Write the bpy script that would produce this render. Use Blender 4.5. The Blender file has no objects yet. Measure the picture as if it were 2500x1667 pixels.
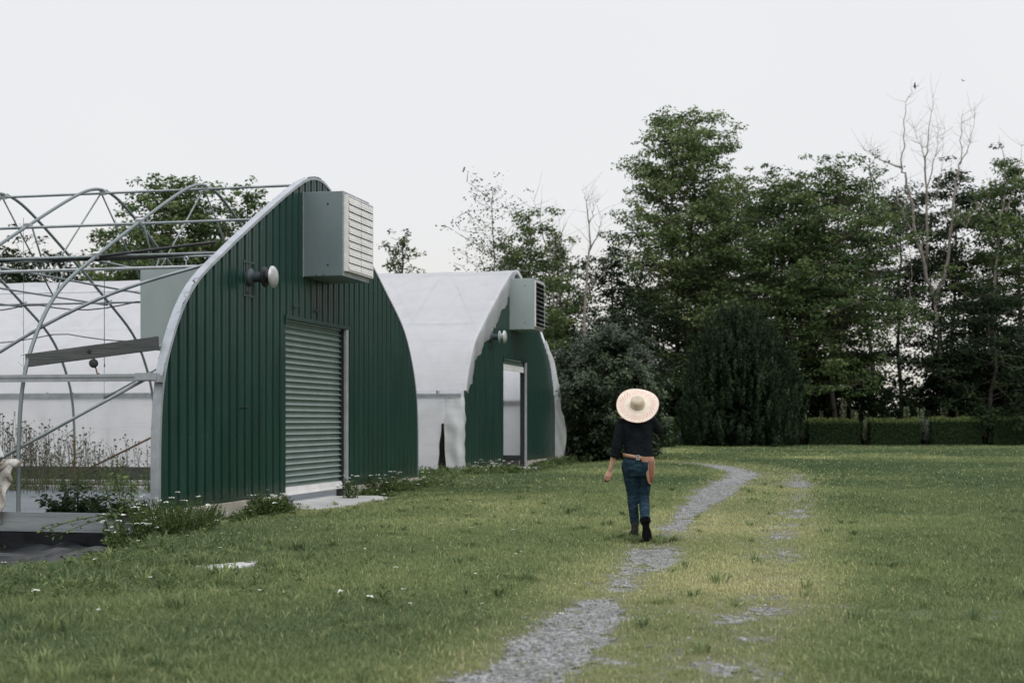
import bpy, math, random
import numpy as np
from mathutils import Vector, Matrix, Euler

random.seed(7)
RNG = np.random.default_rng(11)
scene = bpy.context.scene
COL = scene.collection
R = math.radians

# ------------------------------------------------------------------ camera frame (a level 49 mm lens with rise)
F, CX, HY, EYE = 3400.0, 1250.0, 1028.0, 1.35
def at(px, Y, py=None, z=None):
    """world point on the ray of photo column px at distance Y (height from row py, or z)"""
    zz = z if z is not None else EYE + (HY - py) / F * Y
    return Vector(((px - CX) / F * Y, Y, zz))
def ground_at(px, py, z=0.0):
    Y = F * (EYE - z) / (py - HY)
    return Vector(((px - CX) / F * Y, Y, z))

# ------------------------------------------------------------------ object helpers
def tag(o, label=None, cat=None, group=None, kind=None):
    if label: o['label'] = label
    if cat: o['category'] = cat
    if group: o['group'] = group
    if kind: o['kind'] = kind
    return o
def empty(name, loc=(0, 0, 0), rz=0.0):
    o = bpy.data.objects.new(name, None); COL.objects.link(o)
    o.location = loc; o.rotation_euler = (0, 0, rz); o.empty_display_size = .2
    return o
def link(name, me, parent=None):
    o = bpy.data.objects.new(name, me); COL.objects.link(o)
    if parent is not None: o.parent = parent
    return o

class MB:
    """collects shapes and links them as ONE mesh object"""
    def __init__(s): s.v = []; s.f = []; s.m = []; s.mi = 0
    def add(s, vs, fs):
        b = len(s.v); s.v += [tuple(p) for p in vs]
        s.f += [tuple(b + i for i in f) for f in fs]; s.m += [s.mi] * len(fs)
    def box(s, a, b):
        x0, y0, z0 = a; x1, y1, z1 = b
        s.add([(x0,y0,z0),(x1,y0,z0),(x1,y1,z0),(x0,y1,z0),(x0,y0,z1),(x1,y0,z1),(x1,y1,z1),(x0,y1,z1)],
              [(0,3,2,1),(4,5,6,7),(0,1,5,4),(1,2,6,5),(2,3,7,6),(3,0,4,7)])
    def obox(s, c, ax, ay, az):
        """box with centre and three half axis vectors"""
        c, ax, ay, az = Vector(c), Vector(ax), Vector(ay), Vector(az)
        vs = [c + sx*ax + sy*ay + sz*az for sz in (-1,1) for (sx,sy) in ((-1,-1),(1,-1),(1,1),(-1,1))]
        s.add(vs, [(0,3,2,1),(4,5,6,7),(0,1,5,4),(1,2,6,5),(2,3,7,6),(3,0,4,7)])
    def tube(s, path, r, n=8, caps=True, closed=False):
        P = [Vector(p) for p in path]; k = len(P)
        rs = list(r) if hasattr(r, '__len__') else [r] * k
        t0 = (P[1] - P[0]).normalized()
        up = Vector((0,0,1)) if abs(t0.z) < .9 else Vector((1,0,0))
        nrm = (up - t0 * up.dot(t0)).normalized()
        vs = []
        for i, p in enumerate(P):
            t = (P[min(i+1,k-1)] - P[max(i-1,0)])
            t = t.normalized() if t.length > 1e-9 else t0
            nrm = (nrm - t * nrm.dot(t))
            nrm = nrm.normalized() if nrm.length > 1e-6 else Vector((1,0,0))
            bn = t.cross(nrm)
            for j in range(n):
                a = 2*math.pi*j/n
                vs.append(p + (nrm*math.cos(a) + bn*math.sin(a)) * rs[i])
        fs = []
        for i in range(k-1):
            for j in range(n):
                fs.append((i*n+j, i*n+(j+1)%n, (i+1)*n+(j+1)%n, (i+1)*n+j))
        if caps:
            fs.append(tuple(range(n))[::-1]); fs.append(tuple((k-1)*n+j for j in range(n)))
        s.add(vs, fs)
    def lathe(s, c, axis, prof, n=20):
        """prof = [(along, radius)...] about axis from point c"""
        c = Vector(c); a = Vector(axis).normalized()
        u = a.orthogonal().normalized(); w = a.cross(u)
        vs = []
        for (h, r) in prof:
            for j in range(n):
                q = 2*math.pi*j/n
                vs.append(c + a*h + (u*math.cos(q) + w*math.sin(q))*max(r, 1e-4))
        fs = []
        for i in range(len(prof)-1):
            for j in range(n):
                fs.append((i*n+j, i*n+(j+1)%n, (i+1)*n+(j+1)%n, (i+1)*n+j))
        fs.append(tuple(range(n))[::-1]); fs.append(tuple((len(prof)-1)*n+j for j in range(n)))
        s.add(vs, fs)
    def grid(s, rows):
        m = len(rows[0]); vs = [p for r in rows for p in r]
        s.add(vs, [(i*m+j, i*m+j+1, (i+1)*m+j+1, (i+1)*m+j) for i in range(len(rows)-1) for j in range(m-1)])
    def rings(s, rings, caps=True):
        m = len(rings[0]); vs = [p for r in rings for p in r]
        fs = [(i*m+j, i*m+(j+1)%m, (i+1)*m+(j+1)%m, (i+1)*m+j) for i in range(len(rings)-1) for j in range(m)]
        if caps: fs += [tuple(range(m))[::-1], tuple((len(rings)-1)*m+j for j in range(m))]
        s.add(vs, fs)
    def mesh(s, name, mats, smooth=False):
        me = bpy.data.meshes.new(name); me.from_pydata(s.v, [], s.f); me.update()
        for mt in (mats if isinstance(mats, (list, tuple)) else [mats]): me.materials.append(mt)
        if any(s.m): me.polygons.foreach_set('material_index', s.m)
        if smooth: me.polygons.foreach_set('use_smooth', [True]*len(me.polygons))
        return me
    def build(s, name, mats, parent=None, smooth=False):
        return link(name, s.mesh(name, mats, smooth), parent)

def auto_smooth(o, ang=35):
    me = o.data
    me.polygons.foreach_set('use_smooth', [True]*len(me.polygons))
    try: me.set_sharp_from_angle(angle=R(ang))
    except Exception: pass
    return o

def quad_mesh(name, verts, quads, mat, tint=None, smooth=False):
    """fast mesh from numpy arrays: verts (n,3), quads (m,4); tint per vertex"""
    me = bpy.data.meshes.new(name); n, m = len(verts), len(quads)
    me.vertices.add(n); me.vertices.foreach_set('co', np.ascontiguousarray(verts, dtype=np.float32).ravel())
    me.loops.add(m*4); me.loops.foreach_set('vertex_index', np.ascontiguousarray(quads, dtype=np.int32).ravel())
    me.polygons.add(m)
    me.polygons.foreach_set('loop_start', np.arange(0, m*4, 4, dtype=np.int32))
    if tint is not None:
        a = me.attributes.new('tint', 'FLOAT', 'POINT'); a.data.foreach_set('value', np.ascontiguousarray(tint, dtype=np.float32))
    if smooth: me.polygons.foreach_set('use_smooth', np.ones(m, dtype=bool))
    me.update(calc_edges=True); me.materials.append(mat)
    return me

# ------------------------------------------------------------------ value noise on numpy arrays
def _h(i, j, seed):
    x = (i.astype(np.int64)*374761393 + j.astype(np.int64)*668265263 + seed*982451653) & 0x7fffffff
    x = ((x ^ (x >> 13)) * 1274126177) & 0x7fffffff
    return ((x ^ (x >> 16)) & 0xffff) / 65535.0
def vnoise(x, y, seed=0):
    x = np.asarray(x, float); y = np.asarray(y, float)
    i = np.floor(x); j = np.floor(y); fx = x-i; fy = y-j
    fx = fx*fx*(3-2*fx); fy = fy*fy*(3-2*fy)
    a = _h(i,j,seed); b = _h(i+1,j,seed); c = _h(i,j+1,seed); d = _h(i+1,j+1,seed)
    return (a*(1-fx)+b*fx)*(1-fy) + (c*(1-fx)+d*fx)*fy
def fbm(x, y, seed=0, o=4):
    t = 0; a = .5; s = 0
    for k in range(o):
        t = t + a*vnoise(np.asarray(x)*2**k, np.asarray(y)*2**k, seed+k); s += a; a *= .5
    return t/s
def sstep(x): x = np.clip(x, 0, 1); return x*x*(3-2*x)

# ------------------------------------------------------------------ materials
def new_mat(name):
    m = bpy.data.materials.new(name); m.use_nodes = True
    nt = m.node_tree; b = nt.nodes['Principled BSDF']
    return m, nt, b
def N(nt, typ, **kw):
    n = nt.nodes.new(typ)
    for k, v in kw.items(): setattr(n, k, v)
    return n
def ramp(nt, stops, fac):
    r = N(nt, 'ShaderNodeValToRGB'); e = r.color_ramp.elements
    while len(e) < len(stops): e.new(.5)
    for i, (p, c) in enumerate(stops): e[i].position = p; e[i].color = (*c, 1)
    nt.links.new(fac, r.inputs[0]); return r
def noise(nt, scale, detail=4, rough=.55, vec=None, dist=0):
    n = N(nt, 'ShaderNodeTexNoise'); n.inputs['Scale'].default_value = scale
    n.inputs['Detail'].default_value = detail; n.inputs['Roughness'].default_value = rough
    n.inputs['Distortion'].default_value = dist
    if vec is not None: nt.links.new(vec, n.inputs['Vector'])
    return n
def coords(nt, scale=(1,1,1), kind='Object'):
    tc = N(nt, 'ShaderNodeTexCoord'); mp = N(nt, 'ShaderNodeMapping'); mp.inputs['Scale'].default_value = scale
    nt.links.new(tc.outputs[kind], mp.inputs['Vector']); return mp.outputs[0]
def bump(nt, b, h, strength=.3, dist=.01):
    n = N(nt, 'ShaderNodeBump'); n.inputs['Strength'].default_value = strength; n.inputs['Distance'].default_value = dist
    nt.links.new(h, n.inputs['Height']); nt.links.new(n.outputs[0], b.inputs['Normal'])
def noisy(name, stops, scale=3, rough=.6, metal=0, vscale=(1,1,1), bumps=.2, detail=5, bdist=.01, bscale=None, spec=.5, dist=0):
    m, nt, b = new_mat(name); v = coords(nt, vscale)
    n = noise(nt, scale, detail, .6, v, dist); r = ramp(nt, stops, n.outputs['Fac'])
    nt.links.new(r.outputs[0], b.inputs['Base Color'])
    b.inputs['Roughness'].default_value = rough; b.inputs['Metallic'].default_value = metal
    b.inputs['Specular IOR Level'].default_value = spec
    if bumps:
        n2 = noise(nt, bscale or scale*4, 4, .6, v); bump(nt, b, n2.outputs['Fac'], bumps, bdist)
    return m
def leafy(name, dark, mid, light, trans=.3, rough=.6, spec=.10):
    """leaf colour runs with the per-leaf tint attribute"""
    m, nt, b = new_mat(name)
    at_ = N(nt, 'ShaderNodeAttribute', attribute_name='tint')
    r = ramp(nt, [(0, dark), (.55, mid), (1, light)], at_.outputs['Fac'])
    nt.links.new(r.outputs[0], b.inputs['Base Color'])
    b.inputs['Roughness'].default_value = rough; b.inputs['Specular IOR Level'].default_value = spec
    if trans:
        t = N(nt, 'ShaderNodeBsdfTranslucent'); nt.links.new(r.outputs[0], t.inputs['Color'])
        mx = N(nt, 'ShaderNodeMixShader'); mx.inputs[0].default_value = trans
        nt.links.new(b.outputs[0], mx.inputs[1]); nt.links.new(t.outputs[0], mx.inputs[2])
        nt.links.new(mx.outputs[0], nt.nodes['Material Output'].inputs['Surface'])
    return m

def mat_green_metal():
    m, nt, b = new_mat('green_sheet_metal'); v = coords(nt, (1,1,.25)); v1 = coords(nt)
    n = noise(nt, 2.2, 6, .65, v); r = ramp(nt, [(.3, (.002,.024,.018)), (.55, (.003,.034,.025)), (.8, (.007,.046,.035))], n.outputs['Fac'])
    sp = noise(nt, 60, 2, .5, v1); r2 = ramp(nt, [(.76, (0,0,0)), (.8, (1,1,1))], sp.outputs['Fac'])
    mx = N(nt, 'ShaderNodeMix', data_type='RGBA'); mx.inputs[7].default_value = (.2,.24,.22,1)
    mu = N(nt, 'ShaderNodeMath', operation='MULTIPLY'); mu.inputs[1].default_value = .5
    nt.links.new(r2.outputs[0], mu.inputs[0]); nt.links.new(mu.outputs[0], mx.inputs[0])
    nt.links.new(r.outputs[0], mx.inputs[6]); xy = N(nt, 'ShaderNodeSeparateXYZ'); nt.links.new(v1, xy.inputs[0])
    def mth(op, a, b_=None, c=None):
        n_ = N(nt, 'ShaderNodeMath', operation=op)
        for i_, q in enumerate((a, b_, c)):
            if q is None: continue
            if hasattr(q, 'is_linked'): nt.links.new(q, n_.inputs[i_])
            else: n_.inputs[i_].default_value = q
        return n_.outputs[0]
    # fixing screws in rows: one on each rib, every 0.86 m up the sheet
    fx = mth('MULTIPLY', mth('SUBTRACT', mth('FRACT', mth('DIVIDE', xy.outputs['X'], .2875)), .40), .2875)
    fz = mth('MULTIPLY', mth('SUBTRACT', mth('FRACT', mth('DIVIDE', xy.outputs['Z'], .86)), .3), .86)
    dd = mth('SQRT', mth('ADD', mth('MULTIPLY', fx, fx), mth('MULTIPLY', fz, fz)))
    scr = mth('MULTIPLY', mth('LESS_THAN', dd, .012), .55)
    m2 = N(nt, 'ShaderNodeMix', data_type='RGBA'); m2.inputs[7].default_value = (.10,.15,.13,1); nt.links.new(scr, m2.inputs[0]); nt.links.new(mx.outputs[2], m2.inputs[6])
    # dried mud splash along the foot
    spl = noise(nt, 7, 5, .7, v1); ms = mth('MULTIPLY', mth('SUBTRACT', mth('ADD', spl.outputs['Fac'], -.06), mth('MULTIPLY', xy.outputs['Z'], 1.3)), 1.2); ms.node.use_clamp = True
    m3 = N(nt, 'ShaderNodeMix', data_type='RGBA'); m3.inputs[7].default_value = (.085,.085,.060,1); nt.links.new(ms, m3.inputs[0]); nt.links.new(m2.outputs[2], m3.inputs[6])
    nt.links.new(m3.outputs[2], b.inputs['Base Color'])
    rr = N(nt, 'ShaderNodeMapRange'); rr.inputs[3].default_value = .22; rr.inputs[4].default_value = .40
    nt.links.new(n.outputs['Fac'], rr.inputs[0]); nt.links.new(rr.outputs[0], b.inputs['Roughness'])
    b.inputs['Specular IOR Level'].default_value = .45
    w = noise(nt, 1.3, 3, .5, v1); bump(nt, b, w.outputs['Fac'], .35, .02)
    return m
def mat_plastic(name, base, trans=.5, dirt=True, gloss=.45):
    m, nt, b = new_mat(name); v = coords(nt); v2 = coords(nt, (.5, .12, 1.5))
    n = noise(nt, 1.5, 6, .65, v, .6)
    d = tuple(c*.93 for c in base)
    r = ramp(nt, [(.3, d), (.52, base), (.75, tuple(min(1, c*1.05) for c in base))], n.outputs['Fac'])
    nt.links.new(r.outputs[0], b.inputs['Base Color'])
    b.inputs['Roughness'].default_value = .28; b.inputs['Specular IOR Level'].default_value = gloss
    wr = noise(nt, 5, 5, .6, v2, 1.2); bump(nt, b, wr.outputs['Fac'], .40, .04)
    t = N(nt, 'ShaderNodeBsdfTranslucent'); nt.links.new(r.outputs[0], t.inputs['Color'])
    mx = N(nt, 'ShaderNodeMixShader'); mx.inputs[0].default_value = trans
    nt.links.new(b.outputs[0], mx.inputs[1]); nt.links.new(t.outputs[0], mx.inputs[2])
    tp = N(nt, 'ShaderNodeBsdfTransparent'); m2 = N(nt, 'ShaderNodeMixShader'); m2.inputs[0].default_value = .08   # thin film: hoops show faintly through
    nt.links.new(mx.outputs[0], m2.inputs[1]); nt.links.new(tp.outputs[0], m2.inputs[2])
    nt.links.new(m2.outputs[0], nt.nodes['Material Output'].inputs['Surface'])
    return m
def mat_rusting_pipe():
    m, nt, b = new_mat('pipe_with_rusty_foot'); v = coords(nt, (1,1,1))
    sx = N(nt, 'ShaderNodeSeparateXYZ'); nt.links.new(v, sx.inputs[0])
    n = noise(nt, 9, 5, .6, v)
    ad = N(nt, 'ShaderNodeMath', operation='MULTIPLY_ADD'); ad.inputs[1].default_value = .9; nt.links.new(n.outputs['Fac'], ad.inputs[0]); nt.links.new(sx.outputs['Z'], ad.inputs[2])
    sg = N(nt, 'ShaderNodeMapRange'); sg.inputs[1].default_value = 6; sg.inputs[2].default_value = 7; sg.inputs[3].default_value = 5; sg.inputs[4].default_value = 0; nt.links.new(sx.outputs['X'], sg.inputs[0])
    near = N(nt, 'ShaderNodeMath', operation='ADD'); nt.links.new(ad.outputs[0], near.inputs[0]); nt.links.new(sg.outputs[0], near.inputs[1])
    r = ramp(nt, [(.0, (.14,.06,.025)), (.3, (.2,.1,.04)), (.42, (.17,.20,.205))], N_scale(nt, near.outputs[0], .28))
    nt.links.new(r.outputs[0], b.inputs['Base Color']); b.inputs['Roughness'].default_value = .5; b.inputs['Metallic'].default_value = .25
    return m
def N_scale(nt, sock, k):
    mu = N(nt, 'ShaderNodeMath', operation='MULTIPLY'); mu.inputs[1].default_value = k; nt.links.new(sock, mu.inputs[0]); return mu.outputs[0]

M = {}
M['green'] = mat_green_metal()
M['slat_edge'] = noisy('sky_lit_slat_lip', [(.3,(.40,.44,.42)),(.7,(.56,.59,.57))], 5, .4, 0, (1,1,1), .05)  # pale tone paints the sky light onto the slat lips
M['slat'] = noisy('roller_slat_paint', [(.3,(.075,.125,.108)),(.7,(.115,.165,.146))], 2.5, .36, 0, (1,1,1), .05)
M['galv'] = noisy('galvanised_steel', [(.3,(.36,.38,.40)),(.7,(.52,.54,.56))], 6, .42, .55, (1,1,1), .05)
M['trim'] = noisy('arch_trim_aluminium', [(.3,(.25,.27,.29)),(.7,(.37,.39,.42))], 4, .42, .4, (1,1,1), .08)
M['pipe'] = noisy('hoop_pipe_steel', [(.3,(.15,.18,.19)),(.7,(.26,.285,.295))], 5, .42, .4, (1,1,1), .05)
M['pipe_rust'] = mat_rusting_pipe()
M['rust'] = noisy('rusty_pipe', [(.3,(.08,.035,.015)),(.7,(.2,.1,.045))], 9, .8)
M['fan_grey'] = noisy('fan_housing_paint', [(.3,(.115,.155,.165)),(.7,(.155,.195,.205))], 1.5, .42, 0, (1,1,.4), .06)
M['fan_pale'] = noisy('pale_housing_paint', [(.3,(.25,.30,.30)),(.7,(.31,.36,.36))], 1.5, .5, 0, (1,1,.4), .05)
M['shutter'] = noisy('shutter_white', [(.3,(.62,.61,.60)),(.7,(.78,.77,.76))], 3, .45, 0, (1,1,3), .05)
M['black'] = noisy('black_rubber', [(.3,(.008,.009,.01)),(.7,(.02,.022,.024))], 8, .55)
M['dark'] = noisy('dark_recess', [(.3,(.008,.009,.01)),(.7,(.016,.017,.018))], 8, .8)
M['dark_metal'] = noisy('dark_flue_metal', [(.3,(.03,.04,.05)),(.7,(.07,.085,.10))], 8, .45, .3)
M['concrete'] = noisy('weathered_concrete', [(.25,(.16,.135,.08)),(.45,(.33,.31,.25)),(.75,(.46,.45,.40))], 3.2, .85, 0, (1,1,.7), .5, 7, .01, None, .3)
M['slab'] = noisy('pale_concrete_slab', [(.3,(.33,.33,.32)),(.7,(.50,.50,.49))], 2.6, .8, 0, (1,1,1), .3)
M['old_wood'] = noisy('weathered_board', [(.3,(.025,.028,.028)),(.5,(.052,.057,.057)),(.75,(.10,.106,.104))], 2.5, .8, 0, (14,.6,14), .4, 7, .006)
M['sill_wood'] = noisy('grey_sill_board', [(.3,(.13,.15,.16)),(.55,(.20,.22,.23)),(.8,(.28,.30,.30))], 2.0, .75, 0, (10,.5,10), .35, 7, .006)
M['fabric_floor'] = noisy('weed_fabric_floor', [(.3,(.075,.09,.10)),(.6,(.11,.13,.14)),(.8,(.15,.165,.17))], 1.1, .7, 0, (1,1,1), .2)
M['gap_dark'] = noisy('dark_gap_fill', [(.3,(.006,.007,.006)),(.7,(.018,.019,.015))], 5, .95, spec=.1)  # near-black for the panel that darkens the torn corner gap
M['soil'] = noisy('dark_soil', [(.3,(.02,.016,.012)),(.7,(.05,.04,.03))], 5, .95, 0, (1,1,1), .6)
M['poly'] = mat_plastic('white_poly_cover', (.90,.90,.93), .60)
M['poly_old'] = mat_plastic('torn_poly_cover', (.82,.84,.845), .5)
M['canvas'] = noisy('stained_canvas', [(.36,(.10,.075,.05)),(.47,(.38,.35,.31)),(.7,(.62,.60,.585))], 5, .8, 0, (1,1,1), .6, 5, .03)
M['black_poly'] = noisy('black_poly_sheet', [(.3,(.004,.005,.006)),(.7,(.010,.011,.013))], 3, .4, 0, (1,1,1), .4, 4, .05, 5, .08)
M['bark'] = noisy('grey_bark', [(.3,(.035,.03,.025)),(.7,(.10,.09,.075))], 6, .9, 0, (3,3,.5), .6)
M['pale_bark'] = noisy('pale_dead_bark', [(.3,(.14,.12,.105)),(.7,(.33,.29,.26))], 3, .85, 0, (3,3,.6), .4)
M['leaf_oak'] = leafy('broadleaf_green', (.036,.066,.024), (.092,.136,.052), (.18,.22,.09))
M['leaf_pine'] = leafy('tall_tree_green', (.056,.094,.036), (.138,.190,.076), (.26,.30,.13))
M['leaf_dark'] = leafy('dark_woodland_green', (.011,.022,.010), (.026,.043,.019), (.060,.082,.034))
M['leaf_yellow'] = leafy('thin_yellowish_green', (.04,.06,.02), (.075,.10,.038), (.14,.16,.06))
M['leaf_shrub'] = leafy('glossy_dark_shrub', (.012,.024,.009), (.030,.050,.020), (.10,.135,.065), .12, .42, .30)
M['leaf_juniper'] = leafy('blue_green_conifer', (.008,.017,.008), (.020,.036,.017), (.062,.092,.047), .1, .7)
M['leaf_hedge'] = leafy('clipped_hedge_green', (.012,.026,.010), (.032,.058,.022), (.26,.31,.11), .15, .6)
M['leaf_weed'] = leafy('weed_green', (.045,.075,.026), (.11,.155,.055), (.23,.28,.11))
M['leaf_pale'] = leafy('pale_upright_plant', (.15,.19,.11), (.28,.33,.18), (.44,.48,.29))
M['leaf_blue'] = leafy('bluish_grey_plant', (.09,.13,.11), (.17,.22,.18), (.28,.34,.29))
M['dry'] = noisy('dried_stems', [(.3,(.025,.027,.014)),(.7,(.10,.095,.055))], 9, .9)
M['flower'] = noisy('white_flower', [(.3,(.60,.62,.52)),(.7,(.85,.86,.8))], 20, .7, bumps=0)
M['grass'] = leafy('grass_blades', (.092,.140,.066), (.248,.292,.126), (.55,.52,.275), .34, .6, .10)
# ================================================================== greenhouse layout (local x along the front wall, local y backwards along the ridge)
UX, UY = .2298, .9732
HOUSE_A = Vector((-5.018, 19.611, 0)); HOUSE_B = Vector((-1.36, 37.16, 0))
ROT = math.atan2(UY, UX)
W, MID = 12.34, 6.17
_S = [0, .012, .03, .10, .22, .45, .73, 1.11, 1.59, 2.05, 2.78, 3.56, 4.65, 5.40, 5.75, 5.98, 6.17]
_Z = [.90, 1.15, 1.45, 1.98, 2.25, 2.66, 3.06, 3.42, 3.70, 3.94, 4.34, 4.74, 5.29, 5.64, 5.765, 5.815, 5.83]
def arch_z(s):
    return float(np.interp(min(s, W - s), _S, _Z))
def arch_path(n_low=4, zlow=.05, off=0.0, full=True):
    """points (s,z) of the hoop, foot to foot, pushed outward by off; smoothed"""
    half = [(0, zlow + (.90-zlow)*i/n_low) for i in range(n_low)] + list(zip(_S, _Z))
    pts = half + [(W - s, z) for (s, z) in half[::-1][1:]]
    # densify along chord length, then smooth
    P = np.array(pts); d = np.r_[0, np.cumsum(np.hypot(*np.diff(P, axis=0).T))]
    q = np.linspace(0, d[-1], 110); P = np.c_[np.interp(q, d, P[:,0]), np.interp(q, d, P[:,1])]
    for _ in range(6): P[1:-1] = .25*P[:-2] + .5*P[1:-1] + .25*P[2:]
    if off:
        t = np.gradient(P, axis=0); nn = np.c_[-t[:,1], t[:,0]]; nn /= np.linalg.norm(nn, axis=1)[:,None]
        P = P + nn*off
    return [tuple(p) for p in P]
def to_local(p, house):
    d = p - house
    return Vector((d.x*UX + d.y*UY, -d.x*UY + d.y*UX, d.z))
def loc_arrays(x, y, house):
    dx = x - house.x; dy = y - house.y
    return dx*UX + dy*UY, -dx*UY + dy*UX

# ================================================================== ground
TRACK_L = [(-.2,5.5),(.05,7.2),(.40,9.1),(.85,11.4),(1.36,13.6),(2.0,17.5),(2.8,21.6),(3.7,25.6),(4.66,30.2),(5.7,34.4),(6.25,38.5),(6.25,42.3),(5.6,45),(4.4,46.4),(2.6,47.2),(.5,48)]
TRACK_R = [(1.0,5.5),(1.23,7.75),(1.65,9.7),(2.28,12.3),(3.38,16.9),(4.3,21),(5.26,25.2),(6.4,31.2),(7.4,36),(7.9,41),(7.4,46),(5.8,48.6),(3.5,49.6),(.5,50.2)]
def poly_dist(x, y, pl):
    d = np.full(np.shape(x), 1e9)
    for (ax, ay), (bx, by) in zip(pl[:-1], pl[1:]):
        vx, vy = bx-ax, by-ay; t = np.clip(((x-ax)*vx + (y-ay)*vy)/(vx*vx+vy*vy), 0, 1)
        d = np.minimum(d, np.hypot(x-ax-t*vx, y-ay-t*vy))
    return d
def gravel(x, y):
    """0..1: how bare and stony the ground is"""
    n = fbm(x*.55, y*.40, 3, 3); n2 = fbm(x*3.2, y*2.2, 9, 3); n3 = fbm(x*11, y*9, 15, 2)
    wl = np.interp(y, [5,8,9,10.5,13.6,16,20,27,35,42,46,50], [.36,.33,.29,.24,.33,.23,.24,.38,.50,.44,.28,.20])
    pres = np.interp(y, [5.2,8,8.4,10.0,10.8,12.1,12.8,14.4,15.4,17,18.6,20.5,24,50], [.85,.88,.86,.80,.40,.42,.78,.74,.44,.46,.66,.86,1.0,.98])
    gl = np.exp(-(poly_dist(x, y, TRACK_L)/wl)**2)*pres
    gr = np.exp(-(poly_dist(x, y, TRACK_R)/.40)**2)*(.44 - .10*sstep((15-y)/3) + .22*np.exp(-((y-30.5)/2.2)**2) - .15*sstep((y-34)/4))
    strip = np.exp(-(poly_dist(x, y, [((p[0]+q[0])/2, (p[1]+q[1])/2) for p, q in zip(TRACK_L[:13], TRACK_R[:13])])/1.3)**2)*.08*sstep((13-y)/6)
    return np.clip(np.maximum(gl, gr) + strip + (n-.5)*.45 + (n2-.5)*.70 + (n3-.5)*.55, 0, 1.2)
def wear(x, y):
    """yellowish worn strip along and between the tracks"""
    c = [((a[0]+b[0])/2, (a[1]+b[1])/2) for a, b in zip(TRACK_L[:13], TRACK_R[:13])]
    d = poly_dist(x, y, c); n = fbm(x*.5, y*.35, 21, 3)
    return np.clip(sstep((1.75 - d)/1.1)*(.55+.8*n), 0, 1)
def gz(x, y):
    x = np.asarray(x, float); y = np.asarray(y, float)
    z = (fbm(x*.35, y*.3, 5, 3)-.5)*.05*sstep((60-y)/20)
    z = z - .47*sstep((-3.75-x)/1.3)*sstep((y-12.0)/3.4)*sstep((26-y)/3)
    for h, dep in ((HOUSE_A, .42), (HOUSE_B, .30)):
        s, t = loc_arrays(x, y, h)
        z = z - .125*sstep((t+3.2)/2.4)*sstep((s+1.5)/1.5)*sstep((14.2-s)/1.6)*sstep((1.5-t)/1.0)
        ins = sstep((s+.0)/.25)*sstep((12.4-s)/.25)*sstep((t-.05)/.25)*sstep((25-t)/.3)
        z = np.where(ins > 0, z*(1-ins) - dep*ins, z)
    z = z - .035*np.clip(gravel(x, y), 0, 1)*sstep((50-y)/10)
    return z
def gz1(x, y): return float(gz(np.array([x]), np.array([y]))[0])

def axis(*segs):
    out = []
    for a, b, st in segs: out += list(np.arange(a, b, st))
    return np.array(out + [segs[-1][1]])
xs = axis((-420,-120,30), (-120,-40,8), (-40,-14,1.2), (-14,-8,.3), (-8,13,.15), (13,24,.4), (24,60,2), (60,140,8), (140,420,30))
ys = axis((-60,0,6), (0,4.5,.7), (4.5,24,.15), (24,52,.3), (52,82,1.2), (82,130,6), (130,900,60))
GX, GY = np.meshgrid(xs, ys); GZ = gz(GX, GY)
nx, ny = len(xs), len(ys)
idx = np.arange(nx*ny).reshape(ny, nx)
quads = np.stack([idx[:-1,:-1], idx[:-1,1:], idx[1:,1:], idx[1:,:-1]], -1).reshape(-1, 4)
def mat_ground():
    m, nt, b = new_mat('lawn_ground'); v = coords(nt, (1,1,1))
    a = N(nt, 'ShaderNodeAttribute', attribute_name='tint')
    n1 = noise(nt, .35, 5, .6, v); n2 = noise(nt, 6, 6, .7, v); n3 = noise(nt, 55, 4, .7, v)
    g = ramp(nt, [(.28,(.062,.085,.036)),(.5,(.095,.118,.048)),(.72,(.15,.165,.070))], n1.outputs['Fac'])
    g2 = ramp(nt, [(.25,(.45,.48,.45)),(.5,(1,1,1)),(.8,(1.35,1.3,1.1))], n2.outputs['Fac'])
    mu = N(nt, 'ShaderNodeMix', data_type='RGBA', blend_type='MULTIPLY'); mu.inputs[0].default_value = .8
    nt.links.new(g.outputs[0], mu.inputs[6]); nt.links.new(g2.outputs[0], mu.inputs[7])
    y = ramp(nt, [(.3,(.12,.115,.055)),(.55,(.19,.18,.085)),(.75,(.25,.24,.15))], n2.outputs['Fac'])
    mx = N(nt, 'ShaderNodeMix', data_type='RGBA'); nt.links.new(a.outputs['Fac'], mx.inputs[0])
    nt.links.new(mu.outputs[2], mx.inputs[6]); nt.links.new(y.outputs[0], mx.inputs[7])
    ad = N(nt, 'ShaderNodeAttribute', attribute_name='dust'); ds = ramp(nt, [(.3,(.10,.10,.075)),(.55,(.165,.163,.14)),(.75,(.24,.24,.225))], n3.outputs['Fac'])
    m4 = N(nt, 'ShaderNodeMix', data_type='RGBA'); nt.links.new(ad.outputs['Fac'], m4.inputs[0]); nt.links.new(mx.outputs[2], m4.inputs[6]); nt.links.new(ds.outputs[0], m4.inputs[7])
    nt.links.new(m4.outputs[2], b.inputs['Base Color']); b.inputs['Roughness'].default_value = .9
    b.inputs['Specular IOR Level'].default_value = .15
    bump(nt, b, n3.outputs['Fac'], .6, .03)
    return m
M['ground'] = mat_ground()
me = quad_mesh('ground', np.c_[GX.ravel(), GY.ravel(), GZ.ravel()], quads, M['ground'], wear(GX, GY).ravel()*.8, smooth=True)
a_ = me.attributes.new('dust', 'FLOAT', 'POINT'); a_.data.foreach_set('value', np.clip((gravel(GX, GY)-.28)*2.2*(GY < 50)*(np.abs(GX) < 12), 0, .95).ravel().astype(np.float32))
tag(link('ground', me), kind='structure')

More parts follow.
